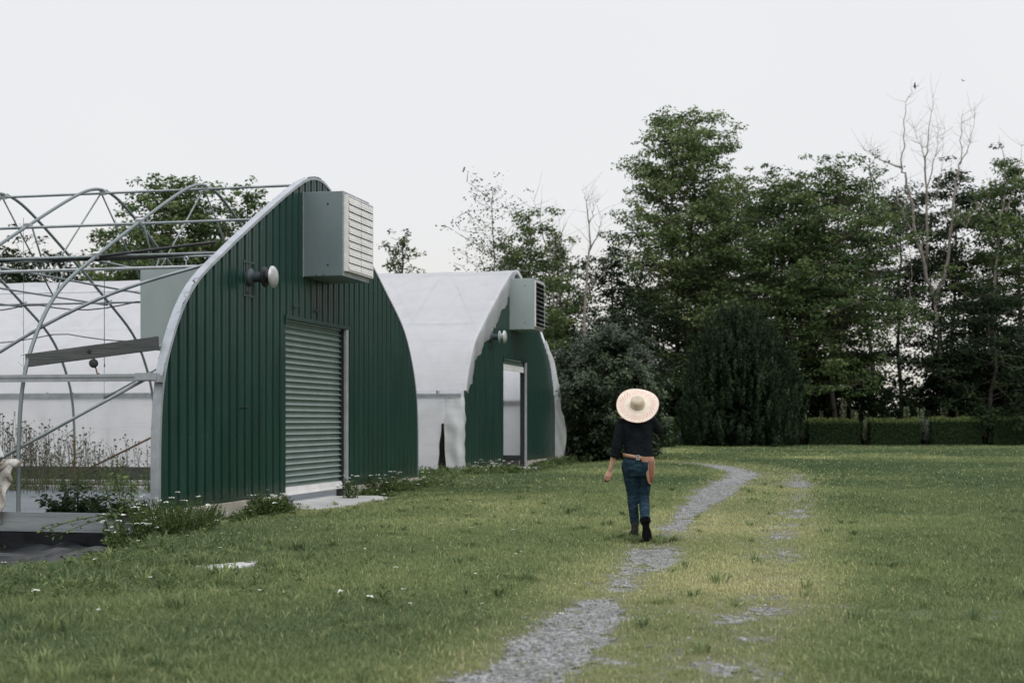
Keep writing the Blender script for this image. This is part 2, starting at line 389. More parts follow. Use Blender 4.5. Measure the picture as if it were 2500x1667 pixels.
# gravel of the two wheel tracks: ragged sheet 4 mm above the soil
def mat_gravel():
    m, nt, b = new_mat('grey_gravel'); v = coords(nt)
    vo = N(nt, 'ShaderNodeTexVoronoi'); vo.inputs['Scale'].default_value = 62; nt.links.new(v, vo.inputs['Vector'])
    n = noise(nt, 4, 5, .65, v)
    sx = N(nt, 'ShaderNodeSeparateColor'); nt.links.new(vo.outputs['Color'], sx.inputs[0])
    r = ramp(nt, [(0,(.08,.08,.075)),(.4,(.15,.152,.150)),(.75,(.22,.224,.226)),(1,(.36,.365,.37))], sx.outputs[0])
    r2 = ramp(nt, [(.3,(.62,.60,.55)),(.6,(1,1,1))], n.outputs['Fac'])
    mu = N(nt, 'ShaderNodeMix', data_type='RGBA', blend_type='MULTIPLY'); mu.inputs[0].default_value = 1
    nt.links.new(r.outputs[0], mu.inputs[6]); nt.links.new(r2.outputs[0], mu.inputs[7])
    nt.links.new(mu.outputs[2], b.inputs['Base Color']); b.inputs['Roughness'].default_value = .85
    bump(nt, b, vo.outputs['Distance'], -.6, .012)
    return m
M['gravel'] = mat_gravel()
def gravel_sheet():
    V = []; Q = []; base = 0
    for (y0, y1, st) in ((5.2,13,.045),(13,24,.07),(24,52,.12)):
        gx = np.arange(-3, 10, st); gy = np.arange(y0, y1+st*.5, st)
        X, Y = np.meshgrid(gx, gy); g = gravel(X, Y)
        ok = (g[:-1,:-1]+g[1:,1:]+g[1:,:-1]+g[:-1,1:])/4 > .52
        ix = np.arange(X.size).reshape(X.shape)
        q = np.stack([ix[:-1,:-1], ix[:-1,1:], ix[1:,1:], ix[1:,:-1]], -1)[ok]
        us, inv = np.unique(q, return_inverse=True)
        Xf, Yf = X.ravel()[us], Y.ravel()[us]
        V.append(np.c_[Xf, Yf, gz(Xf, Yf)+.004]); Q.append(inv.reshape(-1,4)+base); base += len(us)
    return np.concatenate(V), np.concatenate(Q)
V, Q = gravel_sheet()
tag(link('gravel_path', quad_mesh('gravel_path', V, Q, M['gravel'], smooth=True)), kind='structure')

# loose stones on and beside the tracks
def stones():
    n = 130000
    y = 5.4 + (RNG.random(n)**1.7)*26; x = RNG.uniform(-2.8, 8, n)
    g = gravel(x, y); k = RNG.random(n) < np.clip((g-.22)*1.3, 0, 1); x, y = x[k], y[k]
    n = len(x); r = (.004 + .011*RNG.random(n)**2.5)*(1+.025*y); z = gz(x, y)+.004
    u = np.array([[1,0,0],[0,1,0],[-1,0,0],[0,-1,0],[0,0,.75],[0,0,-.4]])
    P = np.stack([x,y,z+r*.2], -1)[:,None,:] + (u[None]*(.7+.6*RNG.random((n,6,1))))*r[:,None,None]
    T = np.array([[0,1,4],[1,2,4],[2,3,4],[3,0,4]])
    me = bpy.data.meshes.new('gravel_stones')
    fs = (T[None]+6*np.arange(n)[:,None,None]).reshape(-1,3)
    me.vertices.add(n*6); me.vertices.foreach_set('co', P.astype(np.float32).ravel())
    me.loops.add(len(fs)*3); me.loops.foreach_set('vertex_index', fs.astype(np.int32).ravel())
    me.polygons.add(len(fs)); me.polygons.foreach_set('loop_start', np.arange(0, len(fs)*3, 3, dtype=np.int32))
    me.update(calc_edges=True); me.materials.append(M['gravel'])
    tag(link('gravel_stones', me), kind='stuff')
stones()

# ================================================================== greenhouse parts
M['cap_metal'] = noisy('dull_pale_cap', [(.3,(.30,.31,.31)),(.7,(.50,.51,.50))], 7, .35, .3, bumps=.1)
PITCH = .2875
def rib_profile(s0, s1):
    """(s, outward depth) of the ribbed sheet"""
    out = []; k = math.floor(s0/PITCH)
    while k*PITCH < s1:
        b = k*PITCH
        for ds, d in ((0,0),(.060,.0),(.075,.052),(.152,.052),(.160,.044),(.182,.044),(.190,.052),(.272,.052)):
            s = b + ds
            if s0 < s < s1: out.append((s, d))
        k += 1
    dd = lambda s: float(np.interp((s % PITCH), [0,.060,.075,.272,PITCH], [0,0,.052,.052,0]))
    return [(s0, dd(s0))] + out + [(s1, dd(s1))]
D0, D1, DTOP = 4.60, 7.67, 3.14
def end_wall(parent, zb):
    mb = MB()
    for (s0, s1, door) in ((0,D0,0),(D0,D1,1),(D1,W,0)):
        pr = rib_profile(s0, s1)
        extra = [e for e in (.012,.03,.06,.1,.15,.22,.3,.45,.6,W-.012,W-.03,W-.06,W-.1,W-.15,W-.22,W-.3,W-.45,W-.6) if s0 < e < s1]
        ds = np.array(pr)
        S = sorted(set([p[0] for p in pr] + extra))
        lo, hi = [], []
        for s in S:
            d = float(np.interp(s, ds[:,0], ds[:,1]))
            lo.append((s, -d, DTOP if door else zb)); hi.append((s, -d, max(arch_z(s), zb+.05)))
        rows = [lo]
        for f in (.34, .67): rows.append([(a[0], a[1], a[2]+(b[2]-a[2])*f) for a, b in zip(lo, hi)])
        rows.append(hi); mb.grid(rows)
    return mb.build('end_wall', M['green'], parent)

def arch_trim(parent, lap=.035, depth=.075):
    o = arch_path(4, .05, .012); i = arch_path(4, .05, -lap)
    mb = MB(); n = len(o)
    sec = [[(p[0], depth, p[1]) for p in o], [(p[0], -.060, p[1]) for p in o], [(p[0], -.064, p[1]) for p in i], [(p[0], -.050, p[1]) for p in i]]
    mb.grid(sec)
    # screw heads along the flange
    for k in range(4, n-3, 3):
        a = Vector((o[k][0], .07, o[k][1])); t = Vector((o[k+1][0]-o[k-1][0], 0, o[k+1][1]-o[k-1][1])).normalized()
        nn = Vector((-t.z, 0, t.x)); mb.lathe(a, nn, [(0,.011),(.006,.010),(.008,.004)], 6)
    return auto_smooth(mb.build('arch_trim', M['trim'], parent), 40)

def hoop(parent, t, mat, r=.030, off=-.035):
    P = [(s, t, z) for (s, z) in arch_path(6, -.30, off)]
    mb = MB(); mb.tube(P, r, 8)
    return mb.build('bow', mat, parent, True)

def roller_door(parent, closed=True):
    if closed:
        mb = MB(); z = .20; top = DTOP-.02; p = (top-z)/28.0
        prof = []
        for k in range(28):
            b = z + k*p
            prof += [(-.004, b), (.010, b+p*.30), (.008, b+p*.60), (-.028, b+p*.72), (-.040, b+p*.80), (-.034, b+p*.88), (-.010, b+p*.955)]
        prof[-1] = (-.004, top); top = DTOP+.08; prof.append((-.004, top))
        rows = []
        for (d, zz) in prof:
            rows.append([(D0+.005, .05+d, zz), (D1-.13, .05+d, zz)])
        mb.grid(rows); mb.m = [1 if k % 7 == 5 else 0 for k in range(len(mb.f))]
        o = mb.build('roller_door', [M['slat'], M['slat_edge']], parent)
        b = MB(); b.box((D0+.005,.015,.055),(D1-.13,.055,.197))
        b.box((D0+.005,-.005,.055),(D1-.13,.015,.078))
        b.lathe((D0+1.5,.014,.135),(0,-1,0),[(0,.018),(.012,.016)],8)
        b.box((D1-.42,-.02,.10),(D1-.22,.014,.125)); b.lathe((D1-.26,-.02,.15),(0,-1,0),[(0,.03),(.02,.03)],8)
        b.build('bottom_bar', M['shutter'], o)
    else:
        o = MB(); o.lathe((D0+.02,.22,DTOP-.14),(1,0,0),[(0,.17),(D1-D0-.16,.17)],20)
        o.box((D0+.01,.03,DTOP-.17),(D1-.13,.06,DTOP-.02))
        o = o.build('roller_door', M['slat'], parent)
        b = MB(); b.box((D0+.005,.0,DTOP-.34),(D1-.13,.045,DTOP-.172)); b.build('bottom_bar', M['shutter'], o)
    fr = MB()
    fr.box((D1-.13,-.02,-.14),(D1-.085,.12,DTOP)); 
    f = fr.build('door_track', M['dark'], parent)
    j = MB(); j.box((D1-.085,-.066,-.15),(D1+.035,.10,DTOP-.016)); j.box((D1-.06,-.078,-.15),(D1+.005,-.066,DTOP-.02)); j.build('door_jamb', M['galv'], parent)
    h = MB(); h.box((D0-.06,-.085,DTOP-.015),(D1+.07,-.002,DTOP+.045)); h.box((D0-.05,-.075,DTOP-.12),(D0-.0,-.03,DTOP-.016))
    h.build('door_header', M['green'], parent)
    l = MB(); l.box((D0-.045,-.05,.10),(D0-.003,.03,DTOP-.016)); l.build('door_edge_trim', M['green'], parent)
    return o

def fan_housing(parent, mat, s0, zb, w, h, dep, closed):
    mb = MB(); y0 = -.036
    mb.box((s0, -dep, zb), (s0+w, y0, zb+h))
    o = mb.build('fan_housing', mat, parent)
    bv = o.modifiers.new('bevel', 'BEVEL'); bv.width = .008; bv.segments = 2
    e = MB(); e.box((s0-.012, y0-.03, zb-.01),(s0-.001, y0-.004, zb+h+.01)); e.build('wall_flange', M['galv'], o)
    for (t_, z, q) in ((-dep+.27, zb+.2, .016), (-dep+.27, zb+h-.22, .016), (-dep+.35, zb+.02, .012), (-.3, zb+.02, .012)):
        e = MB(); e.lathe((s0-.001, t_, z), (-1,0,0), [(0,q),(.012,q*.9),(.016,.004)], 8); e.build('screw', M['dark'], o)
    fl = MB()   # flanges on the front face
    f = -dep
    fl.box((s0+.002, f-.014, zb+.0), (s0+w, f-.002, zb+.085)); fl.box((s0+.002, f-.014, zb+h-.085), (s0+w, f-.002, zb+h))
    fl.box((s0+.002, f-.014, zb+.085), (s0+.05, f-.002, zb+h-.085)); fl.box((s0+w-.05, f-.014, zb+.085), (s0+w, f-.002, zb+h-.085))
    for k in range(4):
        for z in (zb+.04, zb+h-.04): fl.lathe((s0+.08+k*(w-.16)/3, f-.014, z), (0,-1,0), [(0,.012),(.008,.009)], 6)
    fl.build('front_flange', M['trim'], o)
    a0, a1, b0, b1 = s0+.05, s0+w+.045, zb+.085, zb+h-.06
    sd = .085 if closed else .05
    sh = MB()
    sh.box((a0, f-sd, b0), (a0+.05, f-.014, b1)); sh.box((a1-.03, f-sd, b0), (a1, f-.014, b1))
    sh.box((a0+.05, f-sd, b0), (a1-.03, f-.014, b0+.025)); sh.box((a0+.05, f-sd, b1-.025), (a1-.03, f-.014, b1))
    sh.build('shutter_frame', M['shutter'], o)
    n = 10; p = (b1-b0-.05)/n; lv = MB(); bk = MB()
    bk.box((a0+.05, f-.03, b0+.025), (a1-.03, f-.018, b1-.025)); bk.build('shutter_back', M['dark'], o)
    for k in range(n):
        z = b0+.025+k*p
        if closed:
            mid = (a0+a1)/2
            for (u, v) in ((a0+.052, mid-.008), (mid+.008, a1-.032)):
                # each blade leans outwards at the foot and carries two shallow ridges
                lv.grid([[(u, f-sd-.012, z+.004),(v, f-sd-.012, z+.004)],[(u, f-sd-.006, z+p*.3),(v, f-sd-.006, z+p*.3)],[(u, f-sd-.010, z+p*.34),(v, f-sd-.010, z+p*.34)],
                         [(u, f-sd-.001, z+p*.62),(v, f-sd-.001, z+p*.62)],[(u, f-sd-.005, z+p*.66),(v, f-sd-.005, z+p*.66)],[(u, f-sd+.010, z+p*.97),(v, f-sd+.010, z+p*.97)]])
        else:
            zz = z+p*.75
            lv.obox(((a0+a1)/2, f-sd-.05, zz-.02), ((a1-a0)/2-.05,0,0), (0,.085,.035), (0,.0015,.004))
    lv.build('shutter_blade', M['shutter'] if closed else M['galv'], o)
    if closed:
        mu = MB(); mid = (a0+a1)/2; mu.box((mid-.007, f-sd-.004, b0+.025),(mid+.007, f-sd+.02, b1-.025)); mu.build('shutter_mullion', M['galv'], o)
    return o

def flue(parent, s, z, pale):
    fl = MB()
    w, h = .23, .29
    for (a, b) in (((s-w,-.060,z-h),(s-w+.035,-.036,z+h)), ((s+w-.035,-.060,z-h),(s+w,-.036,z+h)), ((s-w+.035,-.060,z-h),(s+w-.035,-.036,z-h+.035)), ((s-w+.035,-.060,z+h-.035),(s+w-.035,-.036,z+h))):
        fl.box(a, b)
    o = fl.build('flue_pipe', M['green'], parent)
    r = MB(); r.box((s-w+.036,-.0415,z-h+.036),(s+w-.036,-.037,z+h-.036)); r.box((s-w+.04,-.062,z-h+.036),(s-w+.19,-.0425,z-h+.085)); r.build('flue_recess', M['dark'], o)
    p = MB(); p.lathe((s,-.04,z+.03), (0,-1,0), [(0,.15),(.05,.145),(.09,.10),(.10,.082),(.40,.082),(.42,.082)], 24)
    p.tube([(s+.02,-.05,z+.17),(s-.03,-.13,z+.12),(s-.02,-.15,z-.02),(s+.03,-.10,z-.09)], .012, 6)
    auto_smooth(p.build('flue_stack', M['dark_metal'], o), 40)
    c = MB(); c.lathe((s,-.30,z+.03), (0,-1,0), [(0,.083),(.005,.15),(.02,.168),(.035,.168),(.05,.14),(.07,.09),(.15,.085)], 28)
    auto_smooth(c.build('flue_collar', M['fan_pale'] if pale else M['black'], o), 40)
    d = MB(); d.lathe((s,-.44,z+.03), (0,-1,0), [(0,.09),(.004,.155),(.016,.178),(.034,.176),(.060,.150),(.080,.105),(.090,.05),(.092,.01)], 28)
    auto_smooth(d.build('flue_cap', M['cap_metal'], o), 50)

def foundation(parent, zt):
    mb = MB()
    for (a, b) in ((-.03, D0-.05), (D1+.05, D1+.52), (D1+.66, W+.03)):
        n = max(2, int((b-a)/.25)); r = random.Random(int(a*100)+5)
        rows = [[], [], []]
        for k in range(n+1):
            s = a+(b-a)*k/n; j = r.uniform(-.012, .012)
            rows[0].append((s, -.075+j, -.5)); rows[1].append((s, -.065+j*.6, zt-.03)); rows[2].append((s, -.03, zt-.006))
        rows.append([(p[0], .20, zt-.006) for p in rows[2]]); rows.append([(p[0], .20, -.5) for p in rows[2]])
        mb.grid(rows)
        for q in (0, -1):
            mb.add([rw[q] for rw in rows], [tuple(range(5)) if q else tuple(range(5))[::-1]])
        mb.build('foundation', M['concrete'], parent); mb = MB()
    for (a, b) in ((.0, D0-.05), (D1+.05, W)): f = MB(); f.box((a, -.062, zt-.004), (b, -.030, zt+.035)); f.build('base_flashing', M['green'], parent)

def side_rail(parent, s, t0, t1, z, out):
    mb = MB(); d = -1 if out < 0 else 1
    mb.box((min(s, s+d*.05), t0, z-.055), (max(s, s+d*.05), t1, z-.012)); mb.box((min(s, s+d*.04), t0, z-.012), (max(s, s+d*.04), t1, z+.006))
    mb.box((min(s, s+d*.06), t0, z+.006), (max(s, s+d*.06), t1, z+.05))
    return mb.build('side_rail', M['trim'], parent)

# ------------------------------------------------------------------ the near, bare-framed house
A = empty('greenhouse', HOUSE_A, ROT)
tag(A, 'bare-hooped greenhouse in front, green metal end wall with a closed ribbed roller door', 'greenhouse')
ZB = .10
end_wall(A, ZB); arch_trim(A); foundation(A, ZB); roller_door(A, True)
fan_housing(A, M['fan_grey'], 5.40, 3.93, 1.39, 1.50, .79, True)
flue(A, 3.07, 3.65, False)
for k in range(7): hoop(A, .06 + 2.13*(k+1), M['pipe_rust'])
def pipe(name, pts, r, mat, parent, n=8): 
    mb = MB(); mb.tube(pts, r, n); return mb.build(name, mat, parent, True)
T1 = 16.0
for (s, z) in ((MID, 5.70), (3.62, 4.70), (W-3.72, 4.76), (2.22, 3.98), (W-2.22, 3.98)):
    pipe('purlin', [(s, .0, z), (s, T1, z)], .024, M['pipe'], A)
for k in range(7):                                   # cross ties and struts in each bow, clamps where pipes meet
    t = .06 + 2.13*(k+1) + .05
    pipe('collar_tie', [(2.18, t, 3.93), (W-2.18, t, 3.93)], .020, M['pipe'], A)
    for (a, b) in (((MID-.03,5.68),(4.35,3.93)), ((MID+.03,5.68),(W-4.35,3.93)), ((3.80,4.80),(4.30,3.93)), ((W-3.80,4.80),(W-4.30,3.93))):
        pipe('strut', [(a[0], t, a[1]), (b[0], t, b[1])], .016, M['pipe'], A, 6)
    for (s, z) in ((MID,5.72),(3.62,4.74),(W-3.72,4.78),(2.2,4.0),(W-2.2,4.0)):
        cl = MB(); cl.obox((s, t-.05, z), (.045,0,.02), (0,.06,0), (-.01,0,.045)); cl.tube([(s-.035,t+.0,z-.07),(s-.035,t+.0,z+.02)], .008, 5); cl.build('clamp', M['galv'], A)
# wind braces on the near slope and side, rusty one on the far side
def on_slope(f0, f1, off=-.09):
    P = arch_path(4, .05, off); return [P[int(i)] for i in np.linspace(f0, f1, 14)]
sl = [p for p in arch_path(4, .05, -.085) if p[0] < 2.1 and 1.9 < p[1]][::-1]
pipe('wind_brace', [(p[0], .08 + 3.3*i/(len(sl)-1), p[1]) for i, p in enumerate(sl)], .026, M['pipe'], A)
pipe('wind_brace', [(.10, .06, 2.02), (.07, 4.25, -.05)], .024, M['pipe'], A)
pipe('wind_brace', [(W-.10, 8.3, .15), (W-.14, 4.2, 2.02)], .024, M['rust'], A)
sr = [p for p in arch_path(4, .05, -.085) if p[0] > W-2.1 and 1.9 < p[1]]
pipe('wind_brace', [(p[0], 2.2 + 5.5*i/(len(sr)-1), p[1]) for i, p in enumerate(sr)], .024, M['pipe'], A)
side_rail(A, .06, -.03, T1, 1.97, -1); side_rail(A, W-.06, .1, T1, 1.97, 1)
rj = MB(); rj.box((-.03,-.06,1.90),(.10,.02,2.0)); rj.box((-.045,-.03,1.93),(-.02,.30,2.03)); rj.build('rail_bracket', M['trim'], A)
# sagging cables and the black water hose tied under the purlin
def sag(p0, p1, d, n=14, waves=1):
    return [tuple(np.array(p0)*(1-q)+np.array(p1)*q - np.array([0,0,d*abs(math.sin(math.pi*q*waves))])) for q in np.linspace(0, 1, n)]
pipe('water_hose', sag((2.25,.3,4.00),(2.25,T1,3.92), .05, 40, 5), .030, M['black'], A)
pipe('water_hose', sag((2.05,.05,4.13),(2.27,3.0,3.92), .0, 6), .024, M['black'], A)
pipe('fuel_pipe', sag((2.42,.2,3.80),(2.42,4.0,3.80), .0, 8)+sag((2.42,4.2,3.80),(2.42,T1,3.78), .09, 30, 4), .026, M['galv'], A)
pipe('cable', sag((W-2.35,.5,3.98),(W-2.35,T1,3.98), .16, 40, 6), .014, M['black'], A, 6)
pipe('cable', sag((W-1.2,.5,3.40),(W-1.2,T1,3.40), .22, 40, 4), .012, M['black'], A, 6)
pipe('cable', sag((W-2.6,.5,4.20),(W-2.6,T1,4.20), .02, 12, 4), .009, M['galv'], A, 6)
for (s, t, z0, z1) in ((3.0,2.5,3.9,2.3),(4.4,4.9,5.0,2.2),(5.2,6.6,5.1,2.0),(9.0,3.7,3.9,2.5),(9.2,4.0,3.9,2.2),(8.8,5.8,4.6,1.9),(8.9,9.7,4.2,1.6)):
    mb = MB(); mb.tube([(s,t,z0),(s,t,z1)], .005, 4); mb.lathe((s,t,z1-.05),(0,0,1),[(0,.012),(.05,.01)],6); mb.build('hanging_wire', M['dark_metal'], A)
# boards and floor
mb = MB(); mb.box((-.07,.12,-.23),(-.02,T1,.045)); 
for t in (1.9,2.2,3.1,4.4): mb.lathe((-.0705,t,-.05+(.08 if t==2.2 else 0)),(-1,0,0),[(0,.012),(.004,.011)],8)
mb.build('base_board', M['sill_wood'], A)
mb = MB(); mb.box((W+.0,.15,-.22),(W+.05,T1,.26)); mb.build('base_board', M['old_wood'], A)
mb = MB(); mb.box((-.015,.2,-.30),(W-.02,T1,-.20)); mb.build('floor', M['fabric_floor'], A)
mb = MB(); mb.box((W-1.6,.2,-.20),(W-1.2,T1,-.13)); mb.box((W-.6,.2,-.20),(W-.05,T1,-.05)); mb.build('floor_kerb', M['slab'], A)
mb = MB(); mb.box((W-1.2,.2,-.199),(W-.6,T1,-.12)); mb.build('planting_bed', M['soil'], A)
# weathered plank between the first bow and the front wall
pl0, pl1 = Vector((.28, 2.22, 2.235)), Vector((.27, .10, 2.465))
dirv = (pl1-pl0).normalized(); upv = Vector((.12,0,1)); upv = (upv - dirv*upv.dot(dirv)).normalized(); th = dirv.cross(upv)
pk = MB(); pk.obox((pl0+pl1)/2, dirv*(pl1-pl0).length/2, th*.022, upv*.095)
kn = MB(); kn.lathe((pl0+pl1)/2 + th*(-.0225)*(1 if th.x > 0 else -1) - dirv*.02, (-1,0,0), [(0,.036),(.004,.034),(.006,.01)], 14)
po = pk.build('plank', M['old_wood'], A); kn.build('knot', M['dark'], po)
mb = MB(); mb.tube([(.16,2.19,2.15),(.16,2.27,2.22),(.24,2.28,2.32),(.32,2.22,2.34)], .010, 6); mb.build('hose_clip', M['galv'], A)
for s in (4.98, 6.0): mb = MB(); mb.box((s-.04,-.085,3.33),(s+.05,-.05,3.38)); mb.tube([(s,-.07,3.33),(s,-.13,3.36),(s,-.135,3.42)], .012, 6); mb.build('wall_bracket', M['dark_metal'], A)
mb = MB(); mb.tube([(2.72,-.03,1.55),(2.72,-.17,1.57)], .014, 8); mb.lathe((2.72,-.15,1.567),(0,-1,0),[(0,.022),(.03,.022)],8); mb.build('wall_stub', M['black'], A)

# unit heater hung inside, behind the front wall
H = empty('unit_heater', HOUSE_A, ROT)
tag(H, 'flat grey box heater hung from hooks behind the curved edge of the front greenhouse wall', 'heater')
mb = MB(); mb.box((3.35,.45,2.56),(4.45,2.05,3.94)); o = mb.build('casing', M['fan_pale'], H)
bv = o.modifiers.new('bevel','BEVEL'); bv.width = .04; bv.segments = 3
for t in (.8,1.25):
    mb = MB(); mb.tube([(3.45,t,3.93),(3.45,t,4.03),(3.45,t+.04,4.06),(3.45,t,4.10),(3.45,t-.04,4.06),(3.45,t,4.03)], .010, 6); mb.build('hook', M['galv'], H)
mb = MB(); mb.box((3.34,.62,2.60),(3.352,1.9,2.63)); mb.build('seam', M['galv'], H)

# pulley that hangs from the plank
P_ = empty('pulley', HOUSE_A, ROT)
tag(P_, 'dark round pulley with a rusty hook hanging under the weathered plank', 'pulley')
c = (pl0+pl1)/2 + dirv*.05 - Vector((0,0,.20))
mb = MB(); mb.lathe(c+Vector((-.03,0,.03)), (1,.5,0), [(0,.045),(.008,.065),(.02,.045),(.04,.045),(.052,.065),(.06,.045)], 20); mb.build('wheel', M['black'], P_, True)
mb = MB(); mb.tube([c+Vector((0,0,.14)), c+Vector((0,.02,.02)), c+Vector((.01,-.02,-.05)), c+Vector((0,-.045,-.13)), c+Vector((0,-.075,-.115))], .011, 6); mb.build('hook', M['rust'], P_)

# torn canvas roll at the picture's left edge, hung on the first bow
Cn = empty('torn_canvas', HOUSE_A, ROT)
tag(Cn, 'stained torn cloth bundle hanging at the left end of the grey sill board', 'cloth')
def blob_sheet(rows, name, mat, parent, solid=.012):
    mb = MB(); mb.grid(rows); o = mb.build(name, mat, parent, True)
    s_ = o.modifiers.new('sub','SUBSURF'); s_.levels = 2; s_.render_levels = 2
    so = o.modifiers.new('solid','SOLIDIFY'); so.thickness = solid
    return o
r = random.Random(4)
def crumple(x, t, z, k=.05):
    q = fbm(np.array([t*5.0+x*3]), np.array([z*3.2]), 66, 3)[0]-.5; w_ = fbm(np.array([t*13.]), np.array([z*5.]), 67, 2)[0]-.5
    return (x + q*k*3 + w_*k, t + w_*k*.5, z + q*k)
rows = []
for i in range(16):          # torn flap that hangs from the roll and narrows to a rag
    f = i/15; z = .72 - .86*f; t1_ = 2.13 + .27*f**1.1 + .03*math.sin(f*17); 
    rows.append([crumple(-.13 - .05*math.sin(j*1.3+f*3), t1_ + (3.0-t1_)*j/12, z) for j in range(13)])
blob_sheet(rows, 'hanging_flap', M['canvas'], Cn)
mb = MB(); pts = [crumple(-.13, 2.06+.30*q, .72+.04*math.sin(q*4), .02) for q in np.linspace(0,3,16)]
mb.tube(pts, [(.062+.035*q/15)*(1+.25*math.sin(q*2.3)) for q in range(16)], 12)
o = mb.build('roll', M['canvas'], Cn); d_ = o.modifiers.new('sub','SUBSURF'); d_.levels = d_.render_levels = 1; auto_smooth(o, 50)
rows = [[crumple(-.12, 2.30+.075*j+.045*i, .82+.085*i+.02*math.sin(j*2)) for j in range(9)] for i in range(8)]
blob_sheet(rows, 'upper_rag', M['poly_old'], Cn)

# ------------------------------------------------------------------ the far, plastic-covered house
B = empty('greenhouse', HOUSE_B, ROT); B.scale = (1, 1, 1.034)
tag(B, 'greenhouse behind, wrapped in torn white plastic, green end wall with open doorway', 'greenhouse')
end_wall(B, ZB); foundation(B, ZB); roller_door(B, False)
fan_housing(B, M['fan_pale'], 5.40, 4.0, 1.34, 1.50, .80, False)
flue(B, 3.0, 3.62, True)
for k in range(9): hoop(B, .06 + 2.13*(k+1)*.97, M['pipe'], .03, -.045)
pipe('purlin', [(MID,0,5.72),(MID,24,5.72)], .024, M['pipe'], B)
for s in (2.2, W-2.2): pipe('purlin', [(s,0,3.97),(s,24,3.97)], .024, M['pipe'], B)
pipe('wind_brace', [(W-.12,7.6,.05),(W-.12,2.4,1.95)], .035, M['rust'], B)
pipe('wind_brace', [(.10,.3,1.95),(.08,4.0,.1)], .026, M['pipe'], B)
mb = MB(); mb.tube([(9.9,3.5,3.9),(9.9,3.5,1.4)], .008, 4); mb.build('hanging_wire', M['dark_metal'], B)
side_rail(B, -.05, -.02, 24, 1.97, -1); side_rail(B, W-.02, .0, 24, 1.97, 1)
mb = MB(); mb.box((W-.10,.1,1.92),(W-.03,24,2.06)); mb.build('rail_board', M['old_wood'], B)
mb = MB(); mb.box((-.06,.1,-.25),(-.01,24,.06)); mb.build('base_board', M['concrete'], B)
mb = MB(); mb.box((.03,.14,-.2),(.08,.62,1.25)); mb.build('gap_dark_panel', M['gap_dark'], B)  # added dark panel behind the torn corner, painted shade for the gap
mb = MB(); mb.box((W+.01,.1,-.22),(W+.06,24,.14)); mb.build('base_board', M['old_wood'], B)
mb = MB(); mb.box((0,.05,-.28),(W,24,-.06)); mb.build('floor', M['soil'], B)
# cover: roof skin over the hoops with shallow sags between them, rippled
def cover_rows(zmin_l, zmin_r, t0, t1, nt, off):
    P = [p for p in arch_path(8, .06, off)]
    k0 = 0
    rows = []
    ts = np.linspace(t0, t1, nt)
    for t in ts:
        ph = ((t-.06)/(2.13*.97)) % 1.0; sg = .022*abs(math.sin(math.pi*ph))**.7
        row = []
        for i, (s, z) in enumerate(P):
            if i < 40 and z < zmin_l: continue
            if i > 70 and z < zmin_r: continue
            c = Vector((MID-s, 2.0-z)).normalized() if True else 0
            rp = (vnoise(np.array([t*1.3+z*2]), np.array([z*3.1]), 8)[0]-.5)*.02
            q = sg*(1 if 6 < i < 104 else .3)+rp
            row.append((s + c.x*q, t, z + c.y*q))
        rows.append(row)
    return rows
mb = MB(); mb.grid(cover_rows(1.99, .05, -.10, 24, 110, .03)); mb.build('plastic_cover', M['poly'], B, True)
mb = MB(); mb.grid([[(-.035 - .03*vnoise(np.array([t*1.7]), np.array([z*1.2]), 4)[0]-.02*math.sin(t*2.9)*(2-z)/2, t + (.13*max(0,1-z/1.35)**.8 + .012*math.sin(z*11))*max(0,1-(t-.5)/.8) - (.06 if z > 1.25 else 0)*max(0,1-(t-.5)/.8), z) for z in np.linspace(.06,1.93,14)] for t in np.linspace(.50,24,120)])
mb.build('side_curtain', M['poly'], B, True)
# ragged front edge of the cover, folded over the green wall
P = arch_path(8, .06, .03); n = len(P); r = random.Random(9)
fl = [[], [], [], []]; 
for i in range(n):
    s, z = P[i]
    if z < 1.95 or i > n*.60: continue
    a = Vector((P[min(i+1,n-1)][0]-P[i-1][0], P[min(i+1,n-1)][1]-P[i-1][1])).normalized(); inn = Vector((a.y, -a.x))
    f = (s/6.6)
    wd = (.36+.30*math.sin(f*3.1))*(1 if s < 5.2 else max(.12, 1-(s-5.2)*.75)) + r.uniform(-.07,.07) + .06*math.sin(i*.9)
    for q in range(4):
        w_ = wd*q/3
        fl[q].append((s+inn.x*w_, -.10 - .012*(q > 0) - .02*math.sin(i*.7+q)*(q > 0)+ .028*(q==3), z+inn.y*w_))
mb = MB(); mb.grid(fl); mb.build('torn_edge', M['poly'], B, True)
r = random.Random(12)     # bunched torn strip at the near corner, a dark gap opening below it
rows = []
for i in range(22):
    z = 1.93 - 1.92*i/21; f = i/21; row = []
    tl = .50 - .10*min(1, f/.9) - .010*math.sin(z*9)   # back edge of the strip
    for j in range(9):
        q = j/8
        if q < .6: t_ = tl + (-.085-tl)*(q/.6); s_ = -.05 - .035*math.sin(q*14+z*3) - .02*math.sin(z*9+j)
        else: t_ = -.085 - .012*math.sin(z*8+j); s_ = -.05 + (q-.6)/.4*(.16+.07*math.sin(z*6.3)+.05*math.sin(z*15))
        row.append((s_, t_, z + r.uniform(-.012,.012)))
    rows.append(row)
mb = MB(); mb.grid(rows); mb.build('torn_strip', M['poly_old'], B, True)
rows = []
